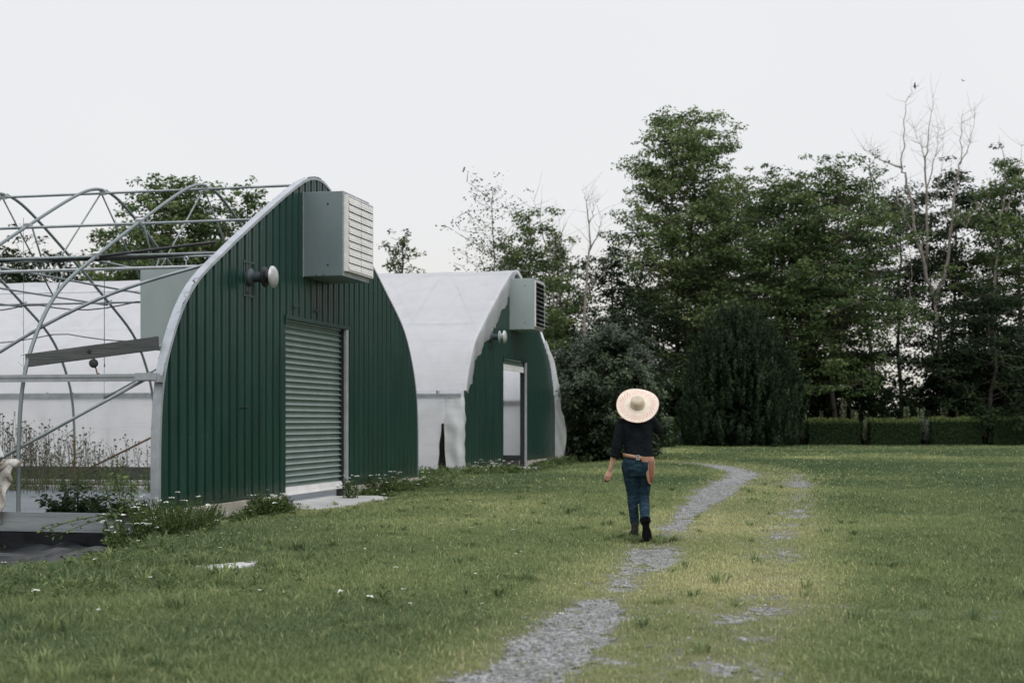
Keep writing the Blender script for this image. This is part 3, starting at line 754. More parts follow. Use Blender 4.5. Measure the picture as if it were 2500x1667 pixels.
for i in range(22):       # loose strip down the far right edge, blown outwards from the wall
    z = 3.9 - 3.86*i/21
    s = W - float(np.interp(z, [0,.9,2,2.5,3,3.44,3.9], [0,0,.08,.29,.67,1.15,1.97])); 
    out = float(np.interp(z, [0,.15,.5,1.2,1.6,1.75,2.3,3.0,3.9], [.42,.30,.36,.38,.30,.16,.22,.14,.08]))
    rows.append([(s + .02 + .05*j/5 + .02*math.sin(z*7+j*1.7), -.055 - out*j/5 - .015*math.sin(j*2.1+z*5), z + .03*math.sin(j*2+i) + (.05*j/5 if z > 1.7 else -.02*j/5)) for j in range(6)])
mb = MB(); mb.grid(rows); mb.build('loose_strip', M['poly_old'], B, True)
# ================================================================== vegetation
def unit(n, rng):
    d = rng.normal(size=(n,3)); return d/np.linalg.norm(d, axis=1)[:,None]
def leaf_arrays(C, nrm, L, Wd, rng, tdir=None):
    """one four-cornered leaf per centre: rhombus with a slightly dropped tip"""
    n = len(C); nrm = nrm/np.linalg.norm(nrm, axis=1)[:,None]
    a = unit(n, rng) if tdir is None else tdir
    t = a - nrm*np.sum(a*nrm, axis=1)[:,None]; t /= (np.linalg.norm(t, axis=1)[:,None]+1e-9)
    b = np.cross(nrm, t); L = np.broadcast_to(L, n)[:,None]; Wd = np.broadcast_to(Wd, n)[:,None]
    V = np.stack([C - t*L*.5, C + b*Wd*.5 + t*L*.05, C + t*L*.5 - nrm*L*.12, C - b*Wd*.5 + t*L*.05], 1)
    return V.reshape(-1,3)
def quads_of(n): return np.arange(n*4).reshape(n,4)
def clump_leaves(cl, rng, leaf, flat=.4, updown=.8, ltint=.25):
    """cl: array (k,6) x,y,z,radius,count,tint"""
    cnt = cl[:,4].astype(int); rep = np.repeat(np.arange(len(cl)), cnt); n = len(rep)
    d = unit(n, rng); rad = rng.random(n)**.45
    sc = np.stack([np.ones(n), np.ones(n), np.full(n, flat)], 1)*cl[rep,3:4]
    C = cl[rep,:3] + d*rad[:,None]*sc
    nr = d*.5 + np.array([0,0,1])*updown + unit(n, rng)*.75
    L = leaf*(.7+.6*rng.random(n)); 
    V = leaf_arrays(C, nr, L, L*.62, rng)
    tint = np.clip(cl[rep,5] + (rng.random(n)-.5)*ltint*2, 0, 1)
    return V, np.repeat(tint, 4)

def wob_path(p0, p1, rng, k=6, amp=.05, sagz=0):
    L = np.linalg.norm(p1-p0); q = np.linspace(0,1,k)[:,None]
    P = p0*(1-q) + p1*q; P[1:-1] += rng.normal(size=(k-2,3))*amp*L*np.array([1,1,.5])
    P[:,2] += sagz*np.sin(np.pi*q[:,0]); return P

DENS = 1.28
def make_tree(name, label, loc, Hh, prof, seed, leafmat, n_limb=26, base=.2, leaf=.2, dens=1.0, flat=.35, rise=.25, stems=1,
              clump=.85, bark='bark', group=None, droop=.0, keep=1.0, trunk_r=.16, lean=0., cat='tree', clump_step=.55):
    """prof: [(height fraction, crown radius)]"""
    rng = np.random.default_rng(seed); e = empty(name, loc); tag(e, label, cat, group)
    tr = MB(); cl = []
    ph, pr = zip(*prof)
    for st in range(stems):
        ox = ((stems-1)/2-st)*(1.0 if stems > 1 else 0); oh = 1 - .035*st
        top = np.array([ox*1.6 + lean, rng.normal()*.3, Hh*oh*.97]); p0 = np.array([ox*.22, 0., -.2])
        tp = wob_path(p0, top, rng, 9, .012)
        rr = [trunk_r*(1-.9*i/8)/math.sqrt(stems) + .012 for i in range(9)]; rr[0] *= 1.35
        tr.tube(tp, rr, 7)
        nl = max(4, n_limb//stems)
        for i in range(nl):
            f = base + (1-base)*((i+.5)/nl)**.92
            if rng.random() > keep: continue
            z = f*Hh*oh; q = z/(Hh*oh*.97); q = min(q, .999)*8; k = int(q); pb = tp[k]*(1-(q-k)) + tp[min(k+1,8)]*(q-k)
            az = i*2.39996 + rng.normal()*.5 + st
            ln = np.interp(f, ph, pr)*rng.uniform(.68, 1.12)
            if stems > 1: ln *= .82
            d = np.array([math.cos(az), math.sin(az), rise + rng.normal()*.30])
            p1 = pb + d*ln
            lp = wob_path(pb, p1, rng, 6, .05, -droop*ln)
            tr.tube(lp, [max(.012, trunk_r*.34*(1-f*.6)*(1-.85*j/5)) for j in range(6)], 5, False)
            m = max(2, int(ln/clump_step)+1)
            tb = rng.uniform(.25,.75)
            for j in range(m):
                g = .30 + .70*(j+.5*rng.random())/max(1, m-1) if m > 1 else 1; g = min(g, 1.05)
                c = pb + (p1-pb)*g; c[2] -= droop*ln*math.sin(math.pi*min(g,1))
                side = np.array([-d[1], d[0], 0])*rng.normal()*ln*.22*g
                c2 = c + side + np.array([0,0,rng.normal()*.30])
                rc = clump*rng.uniform(.6,1.25)*(1.0 - .25*g)*min(1, .5+ln/3)
                cl.append((*c2, rc, 0, tb+rng.normal()*.12))
                if abs(np.linalg.norm(side)) > .4: tr.tube([c, (c+c2)/2+np.array([0,0,.05]), c2], [.02,.015,.008], 4, False)
        # leader tuft
        cl.append((*(top+np.array([0,0,-.15])), clump*.5, 0, .55)); cl.append((*(top+np.array([.1,0,-.8])), clump*.7, 0, .55))
    cl = np.array(cl); cl[:,3] *= .86; flat = flat*.72+.17
    cl[:,4] = np.maximum(8, DENS*dens*42*(cl[:,3]**2)*(.2/leaf)**2*1.6)
    V, T = clump_leaves(cl, rng, leaf, flat)
    tr.build('trunk', M[bark], e, True)
    link('crown', quad_mesh('crown', V, quads_of(len(V)//4), M[leafmat], T), e)
    return e

LW = 'trees standing along the lawn edge'
def tree_at(px, Y, py_top, *a, **k):
    p = at(px, Y, z=0); Hh = EYE + (HY-py_top)/F*Y
    return (p.x, p.y, -.02), Hh
def T(name, label, px, Y, pytop, prof, seed, mat, **k):
    loc, Hh = tree_at(px, Y, pytop); return make_tree(name, label, loc, Hh, prof, seed, mat, **k)

# tall two-topped tree behind the walker
T('tall_tree', 'tallest tree, two-topped, rising far above the others on the lawn edge behind the person', 1668, 84, 268,
  [(0,5.0),(.18,6.2),(.35,6.2),(.5,5.2),(.65,4.6),(.8,4.0),(.9,3.0),(1,.8)], 3, 'leaf_pine', n_limb=210, base=.12, leaf=.20, dens=1.15, flat=.42, rise=.30, stems=2, clump=.95, trunk_r=.26, group=LW)
T('broadleaf_tree', 'broad tree filling the shoulder between the tallest tree and the round-topped pair', 1800, 90, 440,
  [(0,3),(.3,5),(.6,4.8),(.85,3),(1,.7)], 5, 'leaf_oak', n_limb=92, base=.18, leaf=.21, dens=1.1, flat=.34, rise=.12, clump=1.05, droop=.08, group=LW)
T('broadleaf_tree', 'wide layered tree right of the tallest tree, with drooping shelves of leaves', 1905, 81, 428,
  [(0,3),(.3,5.2),(.6,5.0),(.85,3.6),(1,1.0)], 6, 'leaf_oak', n_limb=104, base=.2, leaf=.2, dens=1.1, flat=.28, rise=.10, clump=1.1, droop=.10, group=LW)
T('broadleaf_tree', 'round-topped layered tree just left of the pale dead tree', 2045, 79, 402,
  [(0,3),(.3,4.6),(.6,4.7),(.85,3.3),(1,.8)], 8, 'leaf_oak', n_limb=96, base=.26, leaf=.2, dens=1.05, flat=.28, rise=.08, clump=1.05, droop=.10, group=LW)
T('slender_tree', 'thin airy tree with sparse leaves reaching out beside the dead tree', 2120, 86, 385,
  [(0,2),(.5,2.6),(.8,2.6),(1,.8)], 9, 'leaf_yellow', n_limb=34, base=.45, leaf=.17, dens=.45, flat=.5, rise=.5, clump=.8, group=LW)
T('broadleaf_tree', 'dark open-crowned tree directly behind the forked dead tree', 2330, 88, 425,
  [(0,3),(.4,4.8),(.7,4.4),(.9,3),(1,1)], 12, 'leaf_dark', n_limb=60, base=.40, leaf=.21, dens=1.3, flat=.30, rise=.10, clump=1.05, group=LW, keep=.95)
T('broadleaf_tree', 'dark tree at the right edge with bare twigs standing out of its top', 2490, 82, 395,
  [(0,3.4),(.4,4.6),(.7,3.8),(.9,2.4),(1,.8)], 13, 'leaf_oak', n_limb=92, base=.22, leaf=.19, dens=1.3, flat=.34, rise=.2, clump=1.0, group=LW, keep=.95)
T('broadleaf_tree', 'low dark tree under the right-hand dead branches, leafy almost to the ground', 2420, 78, 700,
  [(0,2.6),(.4,4.0),(.7,3.4),(1,1)], 14, 'leaf_dark', n_limb=60, base=.1, leaf=.2, dens=1.2, flat=.32, rise=.1, clump=1.0, group=LW)
T('broadleaf_tree', 'dark small tree between the bare forked trunk and the tallest tree', 1492, 83, 603,
  [(0,1.8),(.4,2.4),(.75,2.2),(1,.9)], 15, 'leaf_dark', n_limb=44, base=.25, leaf=.2, dens=1.5, flat=.4, rise=.2, clump=.85, group=LW)
T('slender_tree', 'thin leafy tree above the louvred fan box, with bare stems showing', 1290, 76, 512,
  [(0,1.6),(.4,2.3),(.75,2.0),(1,.7)], 16, 'leaf_oak', n_limb=60, base=.22, leaf=.18, dens=1.7, flat=.45, rise=.45, clump=.8, group=LW, keep=.9)
T('slender_tree', 'thin dark tree beside the bare forked trunk, right of the fan box', 1358, 80, 552,
  [(0,1.6),(.4,2.0),(.75,1.7),(1,.6)], 17, 'leaf_oak', n_limb=50, base=.2, leaf=.18, dens=1.7, flat=.45, rise=.4, clump=.8, group=LW, keep=.85)
T('slender_tree', 'wispy tree with scattered leaves leaning over the plastic roof ridge', 1200, 74, 468,
  [(0,1.2),(.5,2.4),(.8,2.4),(1,1.2)], 18, 'leaf_yellow', n_limb=34, base=.45, leaf=.15, dens=.24, flat=.6, rise=.45, clump=.8, group=LW, trunk_r=.07)
T('slender_tree', 'small green treetop poking above the plastic roof behind the fan box', 983, 72, 572,
  [(0,1),(.5,1.5),(.8,1.3),(1,.6)], 19, 'leaf_yellow', n_limb=40, base=.4, leaf=.17, dens=1.3, flat=.6, rise=.5, clump=.65, group=LW)
T('broadleaf_tree', 'shaded tree between the tallest tree and the wide layered tree, further back', 1738, 92, 505,
  [(0,3),(.4,4.4),(.7,4.0),(.9,2.4),(1,.8)], 10, 'leaf_dark', n_limb=54, base=.3, leaf=.21, dens=.6, flat=.4, rise=.2, clump=1.0, group=LW)
T('broadleaf_tree', 'shaded tree filling between the two layered trees, further back', 1975, 91, 455,
  [(0,3),(.4,4.2),(.7,3.8),(.9,2.4),(1,.8)], 11, 'leaf_dark', n_limb=50, base=.3, leaf=.21, dens=.6, flat=.4, rise=.2, clump=1.0, group=LW)
T('broadleaf_tree', 'half-open shaded tree behind the left limbs of the pale dead tree', 2195, 93, 470,
  [(0,2.6),(.4,3.4),(.7,3.2),(.9,2.2),(1,.8)], 20, 'leaf_dark', n_limb=50, base=.45, leaf=.20, dens=1.1, flat=.4, rise=.2, clump=1.0, group=LW, keep=.9)
T('broadleaf_tree', 'low dark tree behind the round shrub, left of the tallest tree', 1580, 80, 690,
  [(0,3),(.4,3.6),(.7,3.0),(1,1)], 21, 'leaf_dark', n_limb=56, base=.1, leaf=.2, dens=1.1, flat=.4, rise=.15, clump=.95, group=LW)
T('broadleaf_tree', 'dark bushy tree low behind the thin trees, touching the louvred fan box', 1262, 83, 600,
  [(0,2.4),(.4,3.2),(.7,2.8),(1,.9)], 28, 'leaf_dark', n_limb=56, base=.12, leaf=.2, dens=1.0, flat=.4, rise=.2, clump=.9, group=LW)
T('broadleaf_tree', 'dark bushy tree low behind the bare grey stems, above the round shrub', 1385, 86, 655,
  [(0,2.0),(.4,2.4),(.7,2.2),(1,.8)], 29, 'leaf_dark', n_limb=46, base=.12, leaf=.2, dens=1.0, flat=.4, rise=.2, clump=.9, group=LW)
LB = 'trees beyond the bare hoops'
T('broadleaf_tree', 'big tree seen through the bare hoops, tallest there', 425, 64, 458, [(0,2.2),(.4,3.4),(.7,3.2),(.88,2.2),(1,.8)], 22, 'leaf_oak', n_limb=100, base=.25, leaf=.22, dens=1.5, flat=.4, rise=.2, clump=.95, group=LB)
T('broadleaf_tree', 'narrow tree touching the curved metal edge of the front end wall', 602, 66, 452, [(0,1.4),(.5,1.9),(.8,1.5),(1,.5)], 23, 'leaf_oak', n_limb=64, base=.3, leaf=.2, dens=1.6, flat=.45, rise=.3, clump=.75, group=LB)
T('broadleaf_tree', 'medium tree left of the big one behind the hoops', 285, 67, 560, [(0,2),(.5,2.6),(.8,2.0),(1,.8)], 24, 'leaf_oak', n_limb=56, base=.3, leaf=.22, dens=1.4, flat=.4, rise=.2, clump=.9, group=LB)
T('broadleaf_tree', 'low tree at the left picture edge beyond the hoops', 30, 70, 612, [(0,2),(.5,2.8),(.8,2.2),(1,.9)], 25, 'leaf_dark', n_limb=54, base=.3, leaf=.22, dens=1.3, flat=.4, rise=.2, clump=.9, group=LB)
T('broadleaf_tree', 'low bushy tree between the left edge and the medium tree beyond the hoops', 155, 73, 632, [(0,2),(.5,2.6),(.8,2.0),(1,.9)], 26, 'leaf_dark', n_limb=44, base=.3, leaf=.22, dens=1.3, flat=.4, rise=.2, clump=.9, group=LB)
T('broadleaf_tree', 'low tree half hidden behind the front end wall, right of the big tree', 525, 70, 545, [(0,2),(.5,2.6),(.8,2.4),(1,.9)], 27, 'leaf_dark', n_limb=54, base=.3, leaf=.22, dens=1.5, flat=.4, rise=.2, clump=.95, group=LB)

# ------------------------------------------------------------------ dead trees: limbs follow the photo's fork, spread in depth
def bare_tree(label, px0, Y, limbs, seed, name='dead_tree', twigs=10, r0=.20):
    rng = np.random.default_rng(seed); b = at(px0, Y, z=0); e = empty(name, b); tag(e, label, 'dead tree')
    for i, (pts, ra, rb) in enumerate(limbs):
        br = MB(); dep = 0; P = []
        slope = rng.normal()*1.2
        for j, (px, py) in enumerate(pts):
            dep = slope*(j/max(1,len(pts)-1))*(1 if i else .2)
            w = at(px, Y+dep, py); P.append(np.array(w)-np.array(b))
        P = np.array(P); q = np.linspace(0, len(P)-1, (len(P)-1)*4+1)
        D = np.stack([np.interp(q, range(len(P)), P[:,k]) for k in range(3)], 1); D[1:-1] += rng.normal(size=(len(D)-2,3))*.05
        rb *= .7; rr = np.linspace(ra, rb, len(D))*(1 - .25*np.linspace(0,1,len(D))); br.tube(D, rr, 7)
        for k in range(twigs*2):
            a = rng.uniform(.3, 1); ii = int(a*(len(D)-1)); p = D[ii]; ln = rng.uniform(.4,1.8)
            d = unit(1, rng)[0]; d[2] = abs(d[2])*.8+.3
            br.tube([p, p+d*ln*.5+rng.normal(size=3)*.05, p+d*ln+rng.normal(size=3)*.12], [.009,.006,.003], 4, False)
        br.build('branch' if i else 'trunk', M['pale_bark'], e, True)
    return e
bare_tree('pale forked dead tree rising bare above the dark wood on the right', 2298, 83.5, [
    ([(2298,1085),(2296,950),(2297,850),(2283,745)], .19,.15),
    ([(2283,745),(2262,660),(2235,570),(2222,478),(2207,425),(2199,400),(2206,365),(2208,305),(2213,260),(2222,215)], .12,.010),
    ([(2262,660),(2248,600),(2215,545),(2190,480),(2175,475)], .09,.02),
    ([(2202,410),(2150,390),(2120,370),(2095,355)], .05,.008),
    ([(2283,745),(2310,660),(2322,560),(2332,460),(2338,420),(2345,390),(2348,300),(2352,265)], .12,.010),
    ([(2344,402),(2362,370),(2374,330),(2382,250)], .04,.006),
    ([(2262,640),(2262,480),(2258,395),(2265,360),(2272,290),(2280,225)], .09,.008),
    ([(2260,470),(2278,400),(2288,370),(2292,300)], .05,.006),
    ([(2258,395),(2246,350),(2235,300)], .03,.006),
    ([(2262,640),(2263,520),(2290,470),(2302,395),(2303,285)], .04,.006),
    ([(2297,850),(2330,800),(2345,770)], .06,.02),
    ([(2245,850),(2222,760),(2225,640),(2205,520)], .05,.012),
], 31)
bare_tree('grey leaning dead stem with long bare arms low at the right edge', 2440, 81, [
    ([(2425,1080),(2425,900),(2428,700),(2440,560),(2455,450),(2452,390),(2440,330)], .12,.012),
    ([(2425,840),(2400,735),(2370,735)], .05,.02),([(2400,735),(2440,750),(2480,780)], .04,.012),
    ([(2455,520),(2480,460),(2490,400),(2498,340)], .05,.008),([(2440,560),(2400,500),(2375,520),(2350,560)], .04,.01),
], 32, twigs=6)
bare_tree('slim bare forked trunk between the fan box and the tallest tree', 1432, 78, [
    ([(1425,1060),(1428,800),(1436,650),(1438,545)], .12,.07),
    ([(1438,545),(1432,490),(1424,455)], .04,.006),([(1438,545),(1450,510),(1458,484)], .04,.006),
    ([(1440,610),(1462,570),(1474,520)], .05,.006),([(1430,720),(1450,690),(1500,640)], .04,.01),
], 33, twigs=5)
bare_tree('grey bare stems among the thin leafy trees above the fan box', 1352, 79, [
    ([(1350,1060),(1350,700),(1352,620),(1350,530)], .09,.012),([(1352,640),(1368,590),(1378,545)], .05,.01),
    ([(1350,700),(1330,600),(1318,520),(1296,480)], .05,.008),([(1356,760),(1385,640),(1402,585)], .05,.01),
], 34, twigs=6)

# ------------------------------------------------------------------ big dark shrub right of the far greenhouse
def shrub():
    p = at(1487, 50.5, z=0); e = empty('round_shrub', p); rng = np.random.default_rng(41)
    tag(e, 'large round dark shrub with glossy leaves beside the far greenhouse', 'shrub')
    cl = []; tr = MB()
    RX, RZ, CZ = 2.34, 2.42, 2.55
    for i in range(900):
        d = unit(1, rng)[0]
        if d[2] < -.97: continue
        lump = 1 + .12*math.sin(d[0]*5+1)+.12*math.sin(d[1]*6+d[2]*7)+.07*math.sin(d[0]*13+d[2]*11) + rng.normal()*.07
        rr = rng.uniform(.78,1.0)*lump
        c = np.array([d[0]*RX*rr*(1.06 if d[2] < 0 else 1), d[1]*RX*rr, CZ + d[2]*RZ*rr*(1 if d[2] > 0 else .98)])
        if d[2] < -.2: c[:2] *= 1 + .45*min(1,-d[2]-.2)
        if c[2] < .05: continue
        cl.append((c, d, rng.uniform(.2,.8)))
    V = []; Tn = []
    for c, d, tb in cl:                                   # rosettes: leaves radiate from the shoot tip
        k = 30; a = rng.random(k)*6.283; ax = d*.6 + np.array([0,0,.8]) + rng.normal(size=3)*.2; ax /= np.linalg.norm(ax)
        u = np.cross(ax, [0.3,.9,.1]); u /= np.linalg.norm(u); w = np.cross(ax, u)
        rd = np.cos(a)[:,None]*u + np.sin(a)[:,None]*w
        el = rng.uniform(-.5,.6,k)[:,None]; t = rd + ax*el; t /= np.linalg.norm(t, axis=1)[:,None]
        lc = c + t*rng.uniform(.06,.22,k)[:,None] - ax*rng.uniform(0,.25,k)[:,None] + rng.normal(size=(k,3))*.05
        V.append(leaf_arrays(lc, ax - t*el*.8 + rng.normal(size=(k,3))*.2, .17*(.7+.5*rng.random(k)), .06, rng, t))
        Tn.append(np.repeat(np.clip(tb+(rng.random(k)-.5)*.5, 0, 1), 4))
    fill = np.array([(*(unit(1,rng)[0]*np.array([RX,RX,RZ])*rng.uniform(.4,.8)+np.array([0,0,CZ])), .55, 70, rng.uniform(.1,.4)) for _ in range(130)] + [(1.75*math.cos(a)*q, 1.75*math.sin(a)*q, zz, .5, 80, .2) for a, q, zz in zip(rng.random(70)*6.283, rng.uniform(.5,1,70), rng.uniform(.15,.8,70))])
    fill[:,2] = np.maximum(fill[:,2], .25)
    v2, t2 = clump_leaves(fill, rng, .16, .8); V.append(v2); Tn.append(t2)
    V = np.concatenate(V); link('foliage', quad_mesh('foliage', V, quads_of(len(V)//4), M['leaf_shrub'], np.concatenate(Tn)), e)
    for i in range(9):
        a = i*.7; tr.tube([(.15*math.cos(a),.15*math.sin(a),-.1),(.5*math.cos(a),.5*math.sin(a),.8),(1.1*math.cos(a+.2),1.1*math.sin(a+.2),2.2),(1.5*math.cos(a+.3),1.5*math.sin(a+.3),3.2)],[.06,.05,.035,.015],6)
    tr.build('stems', M['bark'], e, True)
    # a couple of red berry-like blooms
    return e
shrub()

# ------------------------------------------------------------------ spreading conifer with upright plumes
def plume_conifer(label, px, Y, Hh, RX, seed, n=900, name='conifer_shrub', mat='leaf_juniper'):
    p = at(px, Y, z=0); e = empty(name, p); rng = np.random.default_rng(seed); tag(e, label, 'conifer')
    V = []; Tn = []; tr = MB()
    for i in range(n):
        az = rng.random()*6.283; h = rng.random()**.9
        prof = np.interp(h, [0,.25,.55,.8,1], [.98,1.04,.92,.62,.2])
        rr = RX*prof*(rng.uniform(.72,1.0) + .06*math.sin(az*5+h*6))
        c = np.array([rr*math.cos(az), rr*math.sin(az), h*Hh*.90])
        ln = rng.uniform(.6,1.2)*(.75+.75*h); k = 46
        ax = np.array([math.cos(az)*.22, math.sin(az)*.22, 1.0]) + rng.normal(size=3)*.10; ax /= np.linalg.norm(ax)
        f = rng.random(k); th = .17*(1-f**1.5)*(.4+f)*1.4
        off = unit(k, rng)*th[:,None]; lc = c + ax*(f*ln)[:,None] + off
        t = ax + off*1.6 + rng.normal(size=(k,3))*.15; t /= np.linalg.norm(t, axis=1)[:,None]
        V.append(leaf_arrays(lc, off+rng.normal(size=(k,3))*.05, .20, .055, rng, t)); tb = rng.uniform(.15,.6)
        Tn.append(np.repeat(np.clip(tb + f*.3 + rng.normal(size=k)*.1, 0, 1), 4))
    fill = np.array([(*(np.array([RX*.7*math.cos(a), RX*.7*math.sin(a), 0])*rng.random()**.5+np.array([0,0,h*Hh*.78+.2]))*np.array([1-.5*h,1-.5*h,1]), .8, 60, .15) for a, h in zip(rng.random(170)*6.283, rng.random(170))])
    v2, t2 = clump_leaves(fill, rng, .22, 1.0); V.append(v2); Tn.append(t2)
    V = np.concatenate(V); link('foliage', quad_mesh('foliage', V, quads_of(len(V)//4), M[mat], np.concatenate(Tn)), e)
    tr.tube([(0,0,-.2),(.1,0,Hh*.4),(0,0,Hh*.8)],[.22,.14,.03],8); tr.build('trunk', M['bark'], e, True)
plume_conifer('wide bluish conifer with upright plumes, standing on the lawn behind the person', 1808, 73.5, 7.0, 3.2, 51)

# ------------------------------------------------------------------ clipped hedge blocks
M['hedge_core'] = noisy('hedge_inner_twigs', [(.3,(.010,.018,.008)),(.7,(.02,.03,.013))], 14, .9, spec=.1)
HG = 'clipped hedge blocks along the far lawn edge'
def hedge(label, px0, px1, Y, seed, top=1030):
    x0 = (px0-CX)/F*Y; x1 = (px1-CX)/F*Y; h = EYE-(top-HY)/F*Y; dep = 1.2
    e = empty('clipped_hedge', ((x0+x1)/2, Y+dep/2, 0)); tag(e, label, 'hedge', HG); rng = np.random.default_rng(seed)
    w = x1-x0; h *= 1 + rng.normal()*.025; n = 10000; u = rng.random(n)
    V = []; Tn = []
    areas = [w*h, w*h*.3, w*dep, dep*h, dep*h]; pick = rng.choice(5, n, p=np.array(areas)/sum(areas))
    X = (rng.random(n)-.5)*w; Yy = (rng.random(n)-.5)*dep; Z = rng.random(n)*h
    nr = np.zeros((n,3)); j = rng.normal(size=n)*.045 + (vnoise(X*2+seed, Z*2+Yy*2, seed)-.5)*.14
    for k, (ax, sg) in enumerate(((1,-1),(1,1),(2,1),(0,-1),(0,1))):
        m = pick == k
        nr[m, ax] = sg
        if ax == 1: Yy[m] = sg*dep/2 + sg*j[m]
        if ax == 2: Z[m] = h + j[m]
        if ax == 0: X[m] = sg*w/2 + sg*j[m]
    V.append(leaf_arrays(np.stack([X,Yy,Z],1), nr + unit(n,rng)*.8, .085, .06, rng)); Tn.append(np.repeat(np.clip(.3+rng.normal(size=n)*.15,0,.6),4))
    k = 4200                                               # pale fresh shoots standing out of the top
    X = (rng.random(k)-.5)*w; Yy = (rng.random(k)-.5)*dep; hh = rng.random(k)**1.6*.26*(.4+vnoise(X*1.6+seed, Yy, 3))
    t = np.array([0,0,1]) + rng.normal(size=(k,3))*.25
    V.append(leaf_arrays(np.stack([X,Yy,h+hh],1), unit(k,rng)*np.array([1,1,.3]), .12, .04, rng, t)); Tn.append(np.repeat(np.clip(.75+rng.normal(size=k)*.15,0,1),4))
    V = np.concatenate(V); V[:,2] = np.maximum(V[:,2], 0.0)
    f = link('foliage', quad_mesh('foliage', V, quads_of(len(V)//4), M['leaf_hedge'], np.concatenate(Tn)), e)
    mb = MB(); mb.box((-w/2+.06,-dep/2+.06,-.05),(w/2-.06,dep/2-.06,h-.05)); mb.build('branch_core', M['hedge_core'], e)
hedge('clipped hedge block under the right side of the round dark shrub, nearest the person', 1592, 1646, 70, 61, 1030)
hedge('clipped hedge block between the person and the wide bluish conifer', 1676, 1752, 76, 62, 1031)
hedge('short clipped hedge end showing right of the wide bluish conifer', 1908, 1950, 76, 63, 1032)
hedge('clipped hedge block, first whole one right of the bluish conifer', 1975, 2099, 76, 64, 1032)
hedge('clipped hedge block in the middle of the three whole ones', 2125, 2246, 76, 65, 1031)
hedge('clipped hedge block, last whole one before the right picture edge', 2276, 2396, 76, 66, 1030)
hedge('clipped hedge block cut off by the right picture edge', 2424, 2560, 76, 67, 1026)
def upright_plant(label, px, pytop, Y, seed, wd=.3, mat='leaf_pale', sparse=1.0):
    p = at(px, Y, z=0); Hh = EYE+(HY-pytop)/F*Y; e = empty('upright_plant', p); rng = np.random.default_rng(seed)
    tag(e, label, 'plant', 'pale plants standing among the hedges')
    V = []; Tn = []; st = MB()
    for b in range(int(4+wd*8)):
        a = rng.random()*6.283; rr = wd*rng.random()**.6*.6; tp = np.array([rr*math.cos(a), rr*math.sin(a), Hh*rng.uniform(.78,1)])
        st.tube([(0,0,-.02), tuple(tp*.5+np.array([0,0,.1])), tuple(tp)], [.015,.010,.004], 4, False)
        k = int(60*sparse); f = rng.uniform(.25,1,k); off = unit(k,rng)*np.array([1,1,.4])*(.15*wd/.3*(1.15-f))[:,None]
        V.append(leaf_arrays(tp*f[:,None]+off, unit(k,rng)+off*2, .11, .05, rng, off*3+np.array([0,0,1.0]))); Tn.append(np.repeat(np.clip(.2+.6*f+rng.normal(size=k)*.12,0,1),4))
    V = np.concatenate(V); V[:,2] = np.maximum(V[:,2], 0)
    st.build('stems', M['bark'], e); link('foliage', quad_mesh('foliage', V, quads_of(len(V)//4), M[mat], np.concatenate(Tn)), e)
for i, (px, py, Y, wd, mat, lb) in enumerate([
    (1944, 1000, 76.6, .42, 'leaf_weed', 'leaning pale plant just right of the bluish conifer'),
    (1965, 1000, 76.6, .40, 'leaf_pale', 'pale leafy plant in front of the left end of the first whole hedge'),
    (2001, 1002, 78, .28, 'leaf_pale', 'small pale spire over the left part of the first whole hedge'),
    (2056, 967, 78, .42, 'leaf_pale', 'tall pale bushy spire over the middle of the first whole hedge'),
    (2088, 998, 78, .40, 'leaf_pale', 'ragged pale plant over the right end of the first whole hedge'),
    (2112, 1012, 76.6, .34, 'leaf_pale', 'plant in the gap between the first and middle whole hedges'),
    (2212, 988, 78, .32, 'leaf_pale', 'pale cone-shaped spire over the right end of the middle hedge'),
    (2248, 990, 78, .40, 'leaf_pale', 'leaning pale plant behind the gap after the middle hedge'),
    (2263, 1020, 76.5, .40, 'leaf_blue', 'bluish leafy plant filling the gap after the middle hedge'),
    (2306, 974, 78, .46, 'leaf_pale', 'tallest rounded pale plant above the last whole hedge'),
    (2339, 990, 78, .24, 'leaf_pale', 'thin pale spire above the last whole hedge'),
    (2405, 988, 76.8, .24, 'leaf_pale', 'slim tall spire in the gap near the right picture edge'),
    (2418, 1050, 76.4, .26, 'leaf_blue', 'low blue-grey plant in the gap near the right picture edge'),
    (1661, 1052, 74, .36, 'leaf_blue', 'low greyish plant in the gap between the two hedges behind the person'),
    (1655, 1015, 78, .40, 'leaf_weed', 'green plant behind the gap between the two hedges behind the person'),
]): upright_plant(lb, px, py, Y, 80+i, wd, mat)

# ------------------------------------------------------------------ far wood and undergrowth: read as one dark mass
def mass(name, n, fx, fy, fz, rad, cnt, leaf, mat, seed, hole=None, flat=.55):
    rng = np.random.default_rng(seed); cl = []
    for _ in range(n):
        x = rng.uniform(*fx); y = rng.uniform(*fy); zt = fz(x, y, rng)
        if hole is not None and hole(x, y, zt, rng): continue
        cl.append((x, y, zt, rng.uniform(*rad), cnt, rng.uniform(.1,.75)))
    V, T_ = clump_leaves(np.array(cl), rng, leaf, flat)
    V[:,2] = np.maximum(V[:,2], 0)
    return tag(link(name, quad_mesh(name, V, quads_of(len(V)//4), M[mat], T_)), kind='stuff')
def gap(x, y, z, rng):
    px = CX+F*x/y; py = HY-F*(z-EYE)/y
    return (2125 < px < 2270 and py < 985 and rng.random() < .80) or (1395 < px < 1470 and py < 800)
mass('undergrowth', 2300, (7,46), (78.6,82.5), lambda x,y,r: r.random()**1.1*(3.2+2.2*float(sstep(np.array((x-14)/6)))), (.5,1.0), 90, .2, 'leaf_dark', 71, lambda x,y,z,r: 2125 < CX+F*x/y < 2270 and z > 2.6 and r.random() < .6)
